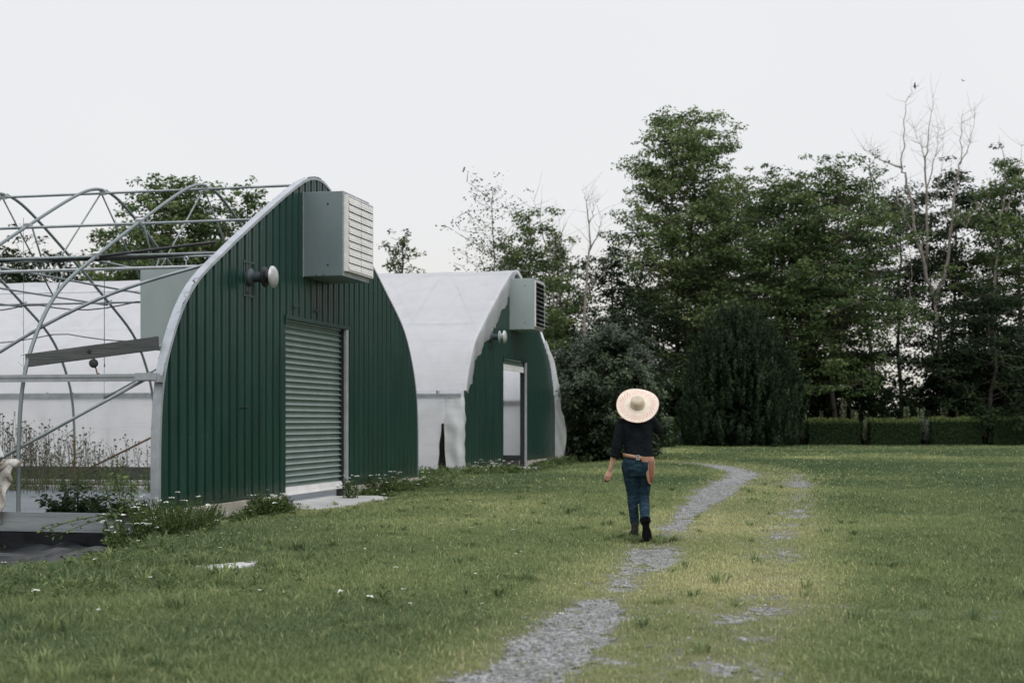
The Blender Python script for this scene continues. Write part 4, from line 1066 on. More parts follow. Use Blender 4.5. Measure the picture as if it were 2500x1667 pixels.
mass('far_wood', 1250, (2,100), (92,112), lambda x,y,r: r.random()**1.25*(7.0+2.2*math.sin(x*.4)), (.9,1.7), 62, .34, 'leaf_dark', 72, gap)
mass('far_wood', 1000, (44,120), (84,110), lambda x,y,r: r.random()*15, (1.0,1.9), 50, .36, 'leaf_dark', 73)
mass('far_wood', 700, (-52,4), (78,92), lambda x,y,r: r.random()*(6.5+1.5*math.sin(x*.7)), (.8,1.4), 50, .32, 'leaf_dark', 74)
# trunks seen low in the wood
for i, (px, Y, h) in enumerate([(1575,87,9),(1625,88,11),(1735,87,9),(1850,88,9),(1965,86,9),(2090,85,9),(2150,90,10),(2205,92,11),(2240,94,10),(2175,97,9),(2345,90,10)]):
    pass
# ================================================================== grass
SLABS = []      # (centre x, centre y, radius) kept free of blades
def grass():
    rng = np.random.default_rng(101); VV = []; TT = []
    def zone(n, y0, y1, marg, ln, wd, pw=1.0, wing=0):
        y = y0 + (y1-y0)*rng.random(n)**pw
        half = y*(CX/F) + marg
        x = (rng.random(n)*2-1)*half
        if wing: x = np.sign(x)*(half + rng.random(n)*wing)
        g = gravel(x, y); w = wear(x, y); nz = fbm(x*.9, y*.7, 31, 3); fine = fbm(x*4.5, y*3.5, 33, 2)
        keep = rng.random(n) < np.clip(1.15 - g*1.75, .04, 1)*(1-.45*w)*(.55+.75*fine)
        for h in (HOUSE_A, HOUSE_B):
            s, t = loc_arrays(x, y, h); keep &= ~((s > -.12) & (s < W+.08) & (t > -.10) & (t < 25))
        s, t = loc_arrays(x, y, HOUSE_A)
        keep &= ~((s > D0-.1) & (s < D1+.75) & (s > 3.9) & (t > -1.15-.12*np.sin(s*3)) & (t < .1)) & ~((s > 3.5) & (s < D0) & (t > -1.2) & (t < -.5))
        s, t = loc_arrays(x, y, HOUSE_B)
        keep &= ~((s > D0-.1) & (s < D1+.5) & (t > -.8) & (t < .1))
        pla = (x < -4.15 + .5*np.sin(y*1.3)) & (y > 16.5 + .3*np.sin(x*2.1)) & (y < 20) & (x > -9.2)
        keep &= ~pla
        for (sx, sy, sr) in SLABS: keep &= np.hypot((x-sx)/sr, (y-sy)/(sr*.5)) > 1
        x, y, g, w, nz, fine = (a[keep] for a in (x, y, g, w, nz, fine)); n = len(x)
        left = sstep((-1.2-x)/3)*sstep((19-y)/5)
        H_ = ln*(.35+.9*rng.random(n)**1.3)*(.55+.9*nz)*(1-.45*w)*(1+.55*left)*(1+.25*sstep((x-3.5)/2))
        az = rng.random(n)*6.283; lean = .25 + .65*rng.random(n)
        base = np.stack([x, y, gz(x, y)-.005], 1)
        d = np.stack([np.cos(az), np.sin(az), np.zeros(n)], 1); sd = np.stack([-np.sin(az), np.cos(az), np.zeros(n)], 1)
        wv = wd*(.6+.8*rng.random(n))
        tip = base + d*(H_*lean)[:,None] + np.array([0,0,1])*(H_*(1-.35*lean))[:,None]
        mid = base + d*(H_*lean*.30)[:,None] + np.array([0,0,1])*(H_*.58)[:,None]
        # leaf-shaped blade: base, two shoulders, tip
        V = np.stack([base - sd*wv[:,None]*.35, mid - sd*wv[:,None]*.5 - d*wv[:,None]*.2, tip, mid + sd*wv[:,None]*.5 - d*wv[:,None]*.2], 1)
        big = fbm(x*.28+7, y*.22, 41, 3); mow = .5+.5*np.sin((x*.86 - y*.20)*2.1)
        tint = .30 - .13*left - .10*sstep((x-3.2)/2)*(y < 45) + (big-.5)*1.05 + (nz-.5)*.40 + .25*w + (rng.random(n)-.5)*.34 - .05*sstep((x-4.2)/2) + .03*mow*sstep((x-4)/2)
        straw = rng.random(n) < (.03+.10*w); tint = np.where(straw, .95, tint)
        VV.append(V.reshape(-1,3)); TT.append(np.repeat(np.clip(tint,0,1), 4))
    zone(430000, 5.2, 10.5, 1.0, .068, .0048)
    zone(560000, 10.5, 18, 1.4, .068, .0066)
    zone(480000, 18, 30, 2.0, .070, .010)
    zone(320000, 30, 48, 3.0, .075, .019)
    zone(240000, 48, 79, 6.0, .085, .036)
    zone(150000, 3.5, 10.5, .9, .068, .0075, 1.0, 3.2); zone(150000, 10.5, 18, 1.3, .068, .010, 1.0, 3.2); zone(130000, 18, 34, 1.9, .07, .015, 1.0, 5)   # to either side of the view
    V = np.concatenate(VV); T_ = np.concatenate(TT)
    tag(link('grass', quad_mesh('grass', V, quads_of(len(V)//4), M['grass'], T_)), kind='stuff')
    # taller loose tufts and seed stalks
    rng = np.random.default_rng(103); VV = []; TT = []
    for _i in range(1340):
        y = 6 + 26*rng.random(); x = rng.uniform(-1,1)*(y*.37+.5)
        if _i >= 1300: x, y = 1.43+rng.normal()*.17, 15.78+rng.normal()*.16
        elif float(gravel(np.array([x]), np.array([y]))[0]) > .34: continue
        if _i < 1300 and float(wear(np.array([x]), np.array([y]))[0]) > .3 and rng.random() < .6: continue
        s, t = loc_arrays(x, y, HOUSE_A)
        if -.2 < s < 12.5 and t > -.1: continue
        if x < -3.9 and y > 15.9: continue
        if 5 < s < 8.6 and t > -1.1: continue
        if s > 12.5 and t > -6: continue
        k = int(rng.integers(14, 40)); r0 = rng.uniform(.03,.12); hh = rng.uniform(.05,.13)*(1.5 if x < -2 and y < 16 else 1)
        a = rng.random(k)*6.283; bx = x + r0*np.cos(a)*rng.random(k); by = y + r0*np.sin(a)*rng.random(k)
        z0 = gz1(x, y); ln = hh*(.5+.8*rng.random(k)); le = .3+.7*rng.random(k); d = np.stack([np.cos(a),np.sin(a),0*a],1); sd = np.stack([-np.sin(a),np.cos(a),0*a],1)
        base = np.stack([bx,by,np.full(k,z0-.01)],1); tip = base + d*(ln*le)[:,None] + np.array([0,0,1])*(ln*(1-.3*le))[:,None]; mid = base + d*(ln*le*.3)[:,None]+np.array([0,0,1])*(ln*.6)[:,None]
        wv = (.004+.0005*y)*np.ones((k,1))
        VV.append(np.stack([base-sd*wv*.4, mid-sd*wv*.6, tip, mid+sd*wv*.6],1).reshape(-1,3)); TT.append(np.repeat(np.clip(rng.uniform(.1,.5)+(rng.random(k)-.5)*.3,0,1),4))
    V = np.concatenate(VV)
    tag(link('grass_tufts', quad_mesh('grass_tufts', V, quads_of(len(V)//4), M['grass'], np.concatenate(TT))), kind='stuff')

# ------------------------------------------------------------------ slabs, plastic on the ground
def slab(name, pts, z, th, mat, label, cat):
    n = len(pts); c = Vector((sum(p[0] for p in pts)/n, sum(p[1] for p in pts)/n, z)); r = random.Random(n)
    Pn = []
    for i in range(n):
        a, b = Vector(pts[i]), Vector(pts[(i+1) % n])
        for q in range(5): p = a.lerp(b, q/5); Pn.append((p.x-c.x+r.uniform(-.02,.02), p.y-c.y+r.uniform(-.02,.02)))
    mb = MB(); mb.rings([[(x,y,-th) for x,y in Pn], [(x,y,-.012) for x,y in Pn], [(x*.985,y*.985,0) for x,y in Pn]])
    o = mb.build(name, mat); o.location = c; return tag(o, label, cat)
def houseA(s, t): p = HOUSE_A + Vector((s*UX - t*UY, s*UY + t*UX, 0)); return (p.x, p.y)
def houseB(s, t): p = HOUSE_B + Vector((s*UX - t*UY, s*UY + t*UX, 0)); return (p.x, p.y)
slab('concrete_apron', [houseA(4.62,.3), houseA(7.75,.3), houseA(7.75,-.22), houseA(7.9,-.6), houseA(7.3,-1.05), houseA(6.4,-1.22), houseA(5.0,-1.25), houseA(3.6,-1.25), houseA(3.75,-.6), houseA(4.62,-.22)], -.095, .25, M['slab'], 'pale concrete apron in front of the closed roller door', 'slab')
slab('concrete_apron', [houseB(4.6,.3), houseB(7.2,.3), houseB(7.2,-.1), houseB(7.75,-.55), houseB(6.5,-.75), houseB(4.9,-.6)], -.095, .25, M['slab'], 'small pale concrete step at the open doorway of the far greenhouse', 'slab')
gp = [ground_at(px, py) for px, py in ((478,1391),(500,1386),(545,1385),(600,1378),(632,1375),(612,1389),(570,1401),(520,1399),(488,1396))]
slab('concrete_slab', [(p.x, p.y) for p in gp], .035, .2, M['slab'], 'half-buried flat concrete slab in the grass in front of the white flowers', 'slab')
SLABS.append((-2.60, 12.70, .50))

E2 = empty('plastic_sheet', (-6.2, 18.2, -.4)); tag(E2, 'crumpled black plastic sheet lying under the grey sill board', 'plastic sheet')
rows = []
for i in range(26):
    y = -1.75 + 3.3*i/25; row = []
    for j in range(34):
        x = -2.6 + 4.3*j/33 - .12*math.sin(i*.9)
        gx, gy = x-6.2, y+18.2
        w_ = fbm(np.array([gx*1.6+.6*gy]), np.array([gy*2.6]), 55, 4)[0]
        fold = .20*math.exp(-((x-.6+.5*y)/.45)**2)*abs(math.sin(gx*4.2+gy*2.5))
        z = gz1(gx, gy) + .4 + .015 + .16*max(0, w_-.35) + fold*.8
        row.append((x, y, z))
    rows.append(row)
def mat_sheet():
    m, nt, b = new_mat('dusty_black_plastic'); v = coords(nt)
    n = noise(nt, 1.4, 5, .6, v, .8); r = ramp(nt, [(.48,(.004,.005,.006)),(.60,(.020,.023,.026)),(.74,(.10,.11,.12))], n.outputs['Fac'])
    nt.links.new(r.outputs[0], b.inputs['Base Color']); b.inputs['Roughness'].default_value = .34; b.inputs['Specular IOR Level'].default_value = .14
    n2 = noise(nt, 7, 4, .6, v, .5); bump(nt, b, n2.outputs['Fac'], .5, .03); return m
M['sheet'] = mat_sheet()
mb = MB(); mb.grid(rows); mb.build('folded_sheet', M['sheet'], E2, True)
sk = MB(); sr_ = []
for j in range(60):
    t = .12 + 4.6*j/59; q = []
    for i in range(6):
        x, y = houseA(-.045 - .02*i - .03*math.sin(j*.7+i*.5)*i/5, t); q.append((x+6.2, y-18.2, -.19 - .40*i/5 + .4))
    sr_.append(q)
sk.grid(sr_); sk.build('gap_shade_skirt', M['black_poly'], E2, True)  # black sheet added to stand for the shade in the gap under the sill
mb = MB(); mb.tube([(.9,-.4,.02),(1.3,-.2,.12),(1.5,.2,.10),(1.75,.5,.14)], [.03,.05,.045,.03], 8); mb.tube([(.5,-.6,.03),(.9,-.7,.09),(1.3,-.5,.05)], [.02,.04,.02], 8); mb.build('rolled_edge', M['black_poly'], E2, True)

# ------------------------------------------------------------------ weeds along the walls
def weed_patch(n, place, seed, hgt=(.10,.40), flower=.25, leaf=.06):
    rng = np.random.default_rng(seed); V = []; T_ = []; st = MB(); fl = []
    for _ in range(n):
        x, y, k = place(rng)
        z0 = gz1(x, y)-.02; h = rng.uniform(*hgt)*k; tb = rng.uniform(.0,.8); m = int(14+40*h)
        lean = rng.normal(size=2)*.18
        f = rng.random(m)**.7; off = unit(m, rng)*np.array([1,1,.5])*((.05+.12*h)*(1.1-f*.6))[:,None]
        C = np.stack([x+lean[0]*h*f, y+lean[1]*h*f, z0+h*f], 1) + off
        V.append(leaf_arrays(C, unit(m,rng)*.7+np.array([0,0,.8]), leaf*(.6+.9*rng.random(m)), leaf*.42, rng, off+np.array([0,0,.05]))); T_.append(np.repeat(np.clip(tb+(rng.random(m)-.5)*.4,0,1),4))
        gb = 10; a = rng.random(gb)*6.283; b0 = np.tile([x,y,z0],(gb,1)); d = np.stack([np.cos(a),np.sin(a),0*a],1); L = h*(.5+.6*rng.random(gb))
        tip = b0+d*(L*.5)[:,None]+np.array([0,0,1])*(L*.85)[:,None]; mid = b0+d*(L*.15)[:,None]+np.array([0,0,1])*(L*.55)[:,None]; sd = np.stack([-np.sin(a),np.cos(a),0*a],1)*.006
        V.append(np.stack([b0-sd*.5, mid-sd, tip, mid+sd],1).reshape(-1,3)); T_.append(np.repeat(np.clip(tb+.1+(rng.random(gb)-.5)*.3,0,1),4))
        if rng.random() < flower:
            top = np.array([x+lean[0]*h, y+lean[1]*h, z0+h*rng.uniform(1.0,1.35)]); fl.append((top, rng.uniform(.018,.045)))
            st.tube([(x,y,z0), tuple((np.array([x,y,z0])+top)/2+rng.normal(size=3)*.01), tuple(top)], .004, 4, False)
    V = np.concatenate(V); return V, np.concatenate(T_), st, fl
def flower_heads(fl, rng):
    P = []
    for top, r in fl:
        k = 16; a = rng.random(k)*6.283; q = np.sqrt(rng.random(k))*r
        C = np.stack([top[0]+q*np.cos(a), top[1]+q*np.sin(a), top[2]+.25*r*np.cos(q/r*1.4)], 1)
        P.append(leaf_arrays(C, np.array([0,0,1.])+unit(k,rng)*.5, r*.55, r*.55, rng))
    return np.concatenate(P)
def along_A(rng):
    while True:
        s = rng.uniform(-.3, 12.6); t = -.10-abs(rng.normal())*.32
        if 3.6 < s < D1+.35 and t > -1.3: continue
        k = 1.0 if s < D0 else .85
        k *= .45+.8*vnoise(np.array([s*1.1]), np.array([.5]), 6)[0]
        if t < -.6: k *= .6
        x, y = houseA(s, t); return x, y, k*1.05
def along_B(rng):
    while True:
        s = rng.uniform(-1.6, 13.2); t = -.12-abs(rng.normal())*.45
        if s < -.1: t = rng.uniform(-1.0,.2)+.0
        if D0 < s < D1+.3 and t > -.85: continue
        k = .5+.8*vnoise(np.array([s*.9]), np.array([2.5]), 6)[0]; x, y = houseB(s, t); return x, y, k
def between(rng):
    s = rng.uniform(12.5, 17.6); t = rng.uniform(-.6, 1.2); x, y = houseA(s, t); return x, y, rng.uniform(.6,1.1)
def side_B(rng):
    s = rng.uniform(12.5,14.2); t = rng.uniform(-1.2,3); x, y = houseB(s, t); return x, y, rng.uniform(.5,1.1)
def left_edge(rng):
    y = rng.uniform(14.0, 16.3); x = -.368*y - .3 + abs(rng.normal())*.55
    return x, y, rng.uniform(.4,1.0)
def left_field(rng):
    y = rng.uniform(10.2, 16.0); x = -.368*y + abs(rng.normal())*1.15
    return x, y, rng.uniform(.5,1.1)*(.5+vnoise(np.array([x*1.3]), np.array([y*1.1]), 12)[0])
VV = []; TT = []; FL = []; ST = MB()
for (n, pl, seed, hg, fw, lf) in ((1150, along_A, 201, (.07,.30), .05, .050), (800, along_B, 202, (.08,.28), .10, .065), (620, left_field, 206, (.05,.17), .02, .040), (220, between, 203, (.10,.30), .14, .06), (140, side_B, 204, (.15,.4), .25, .07), (200, left_edge, 205, (.06,.2), .02, .045)):
    v, t_, st, fl = weed_patch(n, pl, seed, hg, fw, lf); VV.append(v); TT.append(t_); FL += fl; ST.add(st.v, st.f)
V = np.concatenate(VV); tag(link('weeds', quad_mesh('weeds', V, quads_of(len(V)//4), M['leaf_weed'], np.concatenate(TT))), kind='stuff')
tag(ST.build('weed_stalks', M['leaf_weed']), kind='stuff')
fv = flower_heads(FL, np.random.default_rng(5)); tag(link('weed_flowers', quad_mesh('weed_flowers', fv, quads_of(len(fv)//4), M['flower'])), kind='stuff')
# scattered clover-like blooms on the lawn
rng = np.random.default_rng(77); fl = []
for _ in range(70):
    y = rng.uniform(9, 30); x = rng.uniform(-.33*y, .05*y); s, t = loc_arrays(x, y, HOUSE_A)
    if t > -.3 and s > -.3: continue
    if x < -4.2 and y > 16.3: continue
    fl.append((np.array([x, y, gz1(x,y)+.07]), rng.uniform(.012,.022)))
fv = flower_heads(fl, rng); tag(link('lawn_flowers', quad_mesh('lawn_flowers', fv, quads_of(len(fv)//4), M['flower'])), kind='stuff')

def flowering_clump(label, x, y, hgt, rad, nst, seed, nfl, fern=False):
    e = empty('flowering_weed', (x, y, gz1(x, y)-.02)); tag(e, label, 'flowering weed'); rng = np.random.default_rng(seed)
    V = []; T_ = []; st = MB(); fl = []
    for i in range(nst):
        a = rng.random()*6.283; r0 = rad*rng.random()**.6; b = np.array([r0*.5*math.cos(a), r0*.5*math.sin(a), 0]); h = hgt*rng.uniform(.55,1.05)
        tp = np.array([r0*math.cos(a), r0*math.sin(a), h]); st.tube([b, b*.4+tp*.6+np.array([0,0,.03]), tp], [.006,.005,.003], 4, False)
        k = 60 if fern else 34; f = rng.random(k)**.8; off = unit(k,rng)*np.array([1,1,.6])*(.11*(1.15-f))[:,None]
        V.append(leaf_arrays(b+(tp-b)*(f*.9)[:,None]+off, unit(k,rng)+np.array([0,0,.6]), .05 if fern else .055, .009 if fern else .02, rng, off+np.array([0,0,.03]))); T_.append(np.repeat(np.clip(.35+(rng.random(k)-.5)*.7,0,1),4))
        if i < nfl: fl.append((tp+np.array([0,0,.02]), rng.uniform(.025,.05)))
    V = np.concatenate(V); st.build('stems', M['leaf_weed'], e)
    link('foliage', quad_mesh('foliage', V, quads_of(len(V)//4), M['leaf_weed'], np.concatenate(T_)), e)
    for q in fl: fv = flower_heads([q], rng); link('flower_head', quad_mesh('flower_head', fv, quads_of(len(fv)//4), M['flower']), e)
for lb, px, Y, h, rd, ns, nf, fern in (
    ('tall white-flowered weed standing at the lower left corner of the front end wall', 408, 18.0, .66, .42, 70, 30, False),
    ('sprawling white-flowered weed beside the black plastic sheet', 316, 16.5, .55, .40, 54, 30, False),
    ('low feathery green weed with few flowers in front of the end-wall corner', 425, 16.8, .50, .62, 150, 5, True),
    ('white-flowered weed near the bottom rail of the front end wall, left of its door', 505, 19.6, .52, .40, 40, 10, False),
    ('leafy weed clump with small white flowers beside the concrete apron', 660, 21.9, .40, .45, 46, 12, False),
    ('single tall white-flowered weed right of the roller door', 860, 26.3, .45, .22, 14, 6, False),
    ('white-flowered weed clump below the right end of the front greenhouse', 935, 28.2, .45, .6, 40, 18, False),
    ('white-flowered weeds left of the open doorway', 1190, 37.6, .45, .8, 50, 30, False),
):
    p = at(px, Y, z=0); flowering_clump(lb, p.x, p.y, h, rd, ns, int(px), nf, fern)
def long_plant(name, label, x, y, z, stems, seed, leaf=.07, mat='leaf_weed', cat='plant', per=26, spread=.07):
    e = empty(name, (x, y, z)); tag(e, label, cat); rng = np.random.default_rng(seed); V = []; T_ = []; st = MB()
    for P in stems:
        P = np.array(P, float); q = np.linspace(0, len(P)-1, 10); D = np.stack([np.interp(q, range(len(P)), P[:,k]) for k in range(3)],1)
        st.tube(D, np.linspace(.010,.003,10), 5, False)
        f = rng.uniform(.12,1,per)*(len(P)-1); C = np.stack([np.interp(f, range(len(P)), P[:,k]) for k in range(3)],1)
        off = unit(per,rng)*np.array([1,1,.6])*spread; V.append(leaf_arrays(C+off, unit(per,rng)*.6+np.array([0,0,.8]), leaf*(.7+.6*rng.random(per)), leaf*.48, rng, off+np.array([0,0,-.02])))
        T_.append(np.repeat(np.clip(.3+.3*f/(len(P)-1)+(rng.random(per)-.5)*.4,0,1),4))
    V = np.concatenate(V); st.build('stems', M['leaf_weed'], e); link('foliage', quad_mesh('foliage', V, quads_of(len(V)//4), M[mat], np.concatenate(T_)), e)
# plants inside the bare house and over its sill
rng = np.random.default_rng(300)
hx, hy = houseA(1.1, 1.3)
long_plant('leafy_plant', 'dense dark bramble-like plant growing on the grey floor behind the sill board', *houseA(.9,1.75), -.2, [[(0,0,0),(.25*math.cos(a),.25*math.sin(a),.3*h),(.62*r*math.cos(a),.62*r*math.sin(a),.62*h)] for a, h, r in zip(rng.random(34)*6.283, rng.uniform(.45,1.15,34), rng.uniform(.3,1.1,34))], 301, .11, 'leaf_dark', per=34, spread=.10)
long_plant('leafy_plant', 'smaller dark plant right of the bramble on the grey floor', *houseA(.7,.95), -.2, [[(0,0,0),(.2*math.cos(a),.2*math.sin(a),.22*h),(.45*r*math.cos(a),.45*r*math.sin(a),.42*h)] for a, h, r in zip(rng.random(20)*6.283, rng.uniform(.5,1.1,20), rng.uniform(.3,1.1,20))], 302, .10, 'leaf_dark', per=30, spread=.09)
long_plant('leafy_plant', 'light green upright shoot rising above the sill board', *houseA(.25,.72), -.2, [[(0,0,0),(.03,0,.45),(-.06,-.02,.86)],[(0,0,0),(.1,0,.4),(.14,-.03,.62)],[(0,0,0),(-.12,0,.35),(-.2,-.05,.70)]], 303, .075, 'leaf_weed', per=44, spread=.06)
long_plant('leafy_plant', 'arching leafy shoots spilling over the front of the sill board', *houseA(-.02,.62), .0, [[(0,0,0),(.05,-.25,.05),(-.35,-.42,-.10),(-.75,-.5,-.26)],[(0,0,0),(.2,-.2,.06),(.45,-.4,-.06),(.75,-.45,-.2)],[(0,0,0),(-.15,-.2,.03),(-.5,-.3,-.04),(-.95,-.35,-.18)],[(0,0,0),(.1,-.3,.02),(.15,-.6,-.15),(.1,-.8,-.3)]], 304, .085, 'leaf_weed', per=46, spread=.07)
long_plant('leafy_plant', 'vine with drooping leaves climbing the foot of the silver arch trim', *houseA(-.10,.22), -.1, [[(0,0,-.1),(-.08,-.03,.3),(-.10,0,.72)],[(0,0,0),(-.16,-.05,.2),(-.20,-.05,.42)],[(0,0,0),(.02,-.1,.2),(-.1,-.1,.55)]], 305, .10, 'leaf_weed', per=34, spread=.07)
# dead flower stalks against the white plastic
def dried():
    rng = np.random.default_rng(310); mb = MB(); dots = []
    for _ in range(520):
        s = rng.uniform(8.6, 12.0); t = rng.uniform(5.2, 12.5)
        dense = math.exp(-((t-8.8)/2.0)**2)+.35*math.exp(-((t-11.5)/1.5)**2)+.22
        if rng.random() > dense: continue
        h = rng.uniform(.35,1.15)*(1.0+.65*math.exp(-((t-10.2)/2.6)**2)); b = Vector((s,t,-.2)); top = b + Vector((rng.normal()*.12, rng.normal()*.12, h))
        m_ = b.lerp(top,.6)+Vector((rng.normal()*.03, rng.normal()*.03,0)); mb.tube([b, m_, top], [.006,.005,.003], 4, False); dots.append((top, rng.uniform(.012,.030)))
        for k in range(int(rng.integers(1,5))):
            q = m_.lerp(top, rng.random()*.8); e = q + Vector((rng.normal()*.12, rng.normal()*.12, rng.uniform(.06,.25))); mb.tube([q, e], [.004,.002], 3, False); dots.append((e, rng.uniform(.009,.022)))
    for c, r in dots: mb.lathe(c-Vector((0,0,r*.8)), (rng.normal()*.3, rng.normal()*.3, 1), [(0,r*.4),(r*.5,r),(r*1.2,r*.9),(r*1.7,r*.3)], 6)
    o = mb.build('dried_weeds', M['dry']); o.location = HOUSE_A; o.rotation_euler = (0,0,ROT); tag(o, kind='stuff')
dried()
def inside_far(rng):
    s = rng.uniform(9.6, 12.1); t = rng.uniform(5.0, 13); x, y = houseA(s, t); return x, y, (1.0+.7*math.exp(-((t-8.5)/2)**2))*rng.uniform(.6,1.1)
v, t_, st, fl = weed_patch(240, inside_far, 311, (.25,.75), 0, .06)
tag(link('weeds', quad_mesh('weeds', v, quads_of(len(v)//4), M['leaf_weed'], t_)), kind='stuff')
grass()

# ------------------------------------------------------------------ two birds
def bird(label, px, py, Y, sc, rz, roll):
    p = at(px, Y, py); e = bpy.data.objects.new('bird', None); COL.objects.link(e); e.location = p; e.rotation_euler = (0, roll, rz); tag(e, label, 'bird')
    mb = MB(); mb.rings([[(sc*r*math.cos(a), sc*x, sc*r*.8*math.sin(a)) for a in np.linspace(0,6.283,9)[:-1]] for x, r in ((-.30,.01),(-.15,.05),(0,.075),(.12,.065),(.2,.045),(.26,.04),(.32,.005))])
    mb.add([(0,-.28*sc,0),(.06*sc,-.46*sc,0),(-.06*sc,-.46*sc,0),(0,-.28*sc,.02*sc)], [(0,1,2),(3,2,1),(0,3,1),(0,2,3)])
    mb.build('body', M['black'], e, True)
    for sg in (-1, 1):
        w = MB(); up = [(sg*.04*sc,.12*sc,.02*sc),(sg*.25*sc,.14*sc,.14*sc),(sg*.50*sc,-.05*sc,.22*sc),(sg*.26*sc,-.06*sc,.12*sc),(sg*.04*sc,-.10*sc,.02*sc)]
        lo = [(x,y,z-.012*sc) for x,y,z in up]; w.rings([lo, up]); w.build('wing', M['black'], e)
bird('small dark bird with folded-up wings above the dead tree', 2234, 211, 70, .40, R(70), R(55))
bird('second bird, flatter and paler, further right over the trees', 2352, 198, 95, .42, R(20), R(10))
# ================================================================== the walker
def person():
    foot = Vector((1.43, 15.9, 0.0)); foot.z = gz1(foot.x, foot.y)+.012
    e = empty('person', foot); tag(e, 'person seen from behind walking away, wide straw hat, dark shirt and blue jeans', 'person')
    def skinmat(): return noisy('skin', [(.3,(.42,.24,.17)),(.7,(.55,.33,.24))], 12, .5, bumps=.08)
    skin = skinmat()
    shirt_m = noisy('black_shirt_cloth', [(.3,(.0035,.005,.007)),(.7,(.009,.012,.015))], 9, .9, spec=.12, bumps=1.0, bscale=11, bdist=.03)
    def jeans():
        m, nt, b = new_mat('worn_blue_denim'); v = coords(nt); n = noise(nt, 9, 5, .65, coords(nt,(1,1,2.4))); 
        r = ramp(nt, [(.32,(.006,.014,.022)),(.52,(.012,.029,.046)),(.72,(.036,.070,.096))], n.outputs['Fac'])
        nt.links.new(r.outputs[0], b.inputs['Base Color']); b.inputs['Roughness'].default_value = .9; b.inputs['Specular IOR Level'].default_value = .15
        n2 = noise(nt, 14, 4, .6, coords(nt,(1,1,3.0)), .7); bump(nt, b, n2.outputs['Fac'], .8, .025); return m
    jean_m = jeans()
    boot_m = noisy('dark_boot_leather', [(.3,(.010,.010,.009)),(.7,(.028,.028,.025))], 12, .65, spec=.2, bumps=.3)
    sole_m = noisy('black_boot_sole', [(.3,(.003,.003,.003)),(.7,(.007,.007,.007))], 30, .9, spec=.05, bumps=.5)
    tan_m = noisy('tan_leather', [(.3,(.24,.125,.075)),(.6,(.34,.19,.12)),(.8,(.42,.25,.165))], 7, .55, bumps=.25)
    pouch_m = noisy('brown_leather_flap', [(.3,(.12,.048,.024)),(.7,(.20,.085,.045))], 7, .5, bumps=.25)
    hair_m = noisy('brown_hair', [(.3,(.03,.018,.01)),(.7,(.07,.04,.02))], 20, .6, vscale=(6,6,1))

    def ring(c, rx, ry, ax=(1,0,0), ay=(0,1,0), n=18, pw=2.3):
        c, ax, ay = Vector(c), Vector(ax), Vector(ay); out = []
        for i in range(n):
            a = 2*math.pi*i/n; ca, sa = math.cos(a), math.sin(a)
            k = (abs(ca)**pw + abs(sa)**pw)**(-1/pw); out.append(c + ax*rx*ca*k + ay*ry*sa*k)
        return out
    def limb(mb, path, radii, n=14):
        """tapering limb with rounded ends; radii may be (side, depth)"""
        P = [Vector(p) for p in path]; rs = [(r, r) if not hasattr(r,'__len__') else r for r in radii]; rg = []
        for i, p in enumerate(P):
            t = (P[min(i+1,len(P)-1)]-P[max(0,i-1)]).normalized(); ref = Vector((0,1,0)) if abs(t.y) < .85 else Vector((0,0,1))
            ax = t.cross(ref).normalized(); ay = ax.cross(t).normalized(); rg.append((p, ax, ay, rs[i], t))
        R_ = []
        p, ax, ay, r, t = rg[0]; R_.append(ring(p - t*r[0]*.75, r[0]*.45, r[1]*.45, ax, ay, n, 2)); 
        for (p, ax, ay, r, t) in rg: R_.append(ring(p, r[0], r[1], ax, ay, n, 2))
        p, ax, ay, r, t = rg[-1]; R_.append(ring(p + t*r[0]*.75, r[0]*.45, r[1]*.45, ax, ay, n, 2))
        mb.rings(R_)
    def fuse(mb, name, mat, voxel, it=4, parent=e):
        o = mb.build(name, mat, parent, True)
        m = o.modifiers.new('r','REMESH'); m.mode = 'VOXEL'; m.voxel_size = voxel; m.use_smooth_shade = True
        s = o.modifiers.new('s','SMOOTH'); s.factor = .5; s.iterations = it
        dg = bpy.context.evaluated_depsgraph_get(); me = bpy.data.meshes.new_from_object(o.evaluated_get(dg)); o.modifiers.clear(); old = o.data; o.data = me; me.name = name
        me.polygons.foreach_set('use_smooth', [True]*len(me.polygons)); me.materials.clear(); me.materials.append(mat); return o

    SL, SR = Vector((-.175,.0,1.345)), Vector((.165,.0,1.345))
    EL, WL = Vector((-.235,-.02,1.07)), Vector((-.308,.04,.785))
    ER, WR = Vector((.262,.10,1.235)), Vector((.13,.30,1.40))
    HIPL, KL, AL = Vector((-.085,0,.86)), Vector((-.050,.03,.46)), Vector((-.022,.035,.10))
    HIPR, KR, AR = Vector((.090,0,.86)), Vector((.078,.02,.46)), Vector((.062,-.30,.235))
    HEAD = Vector((.0,.035,1.50))
    # ---- one continuous body
    b = MB()
    b.rings([ring((0,0,z), rx, ry) for z, rx, ry in ((.80,.13,.09),(.88,.150,.105),(.96,.135,.095),(1.04,.125,.088),(1.14,.140,.098),(1.25,.155,.10),(1.33,.145,.085),(1.375,.075,.06))])
    limb(b, [(0,.0,1.34),(0,.012,1.40),(0,.022,1.455)], [.056,.052,.052])
    # head: skull, face, jaw; looks ahead and slightly up
    b.rings([ring(HEAD+Vector((0,dy,dz)), rx, ry, pw=2) for dz, rx, ry, dy in ((-.115,.030,.035,.05),(-.10,.048,.055,.035),(-.07,.060,.075,.02),(-.03,.069,.088,.008),(.01,.074,.094,0),(.05,.072,.092,-.004),(.085,.056,.072,-.006),(.108,.03,.04,-.008))])
    fy = HEAD.y + .090
    limb(b, [(0,fy-.005,1.515),(0,fy+.012,1.488),(0,fy+.006,1.476)], [.010,.013,.012], 8)           # nose
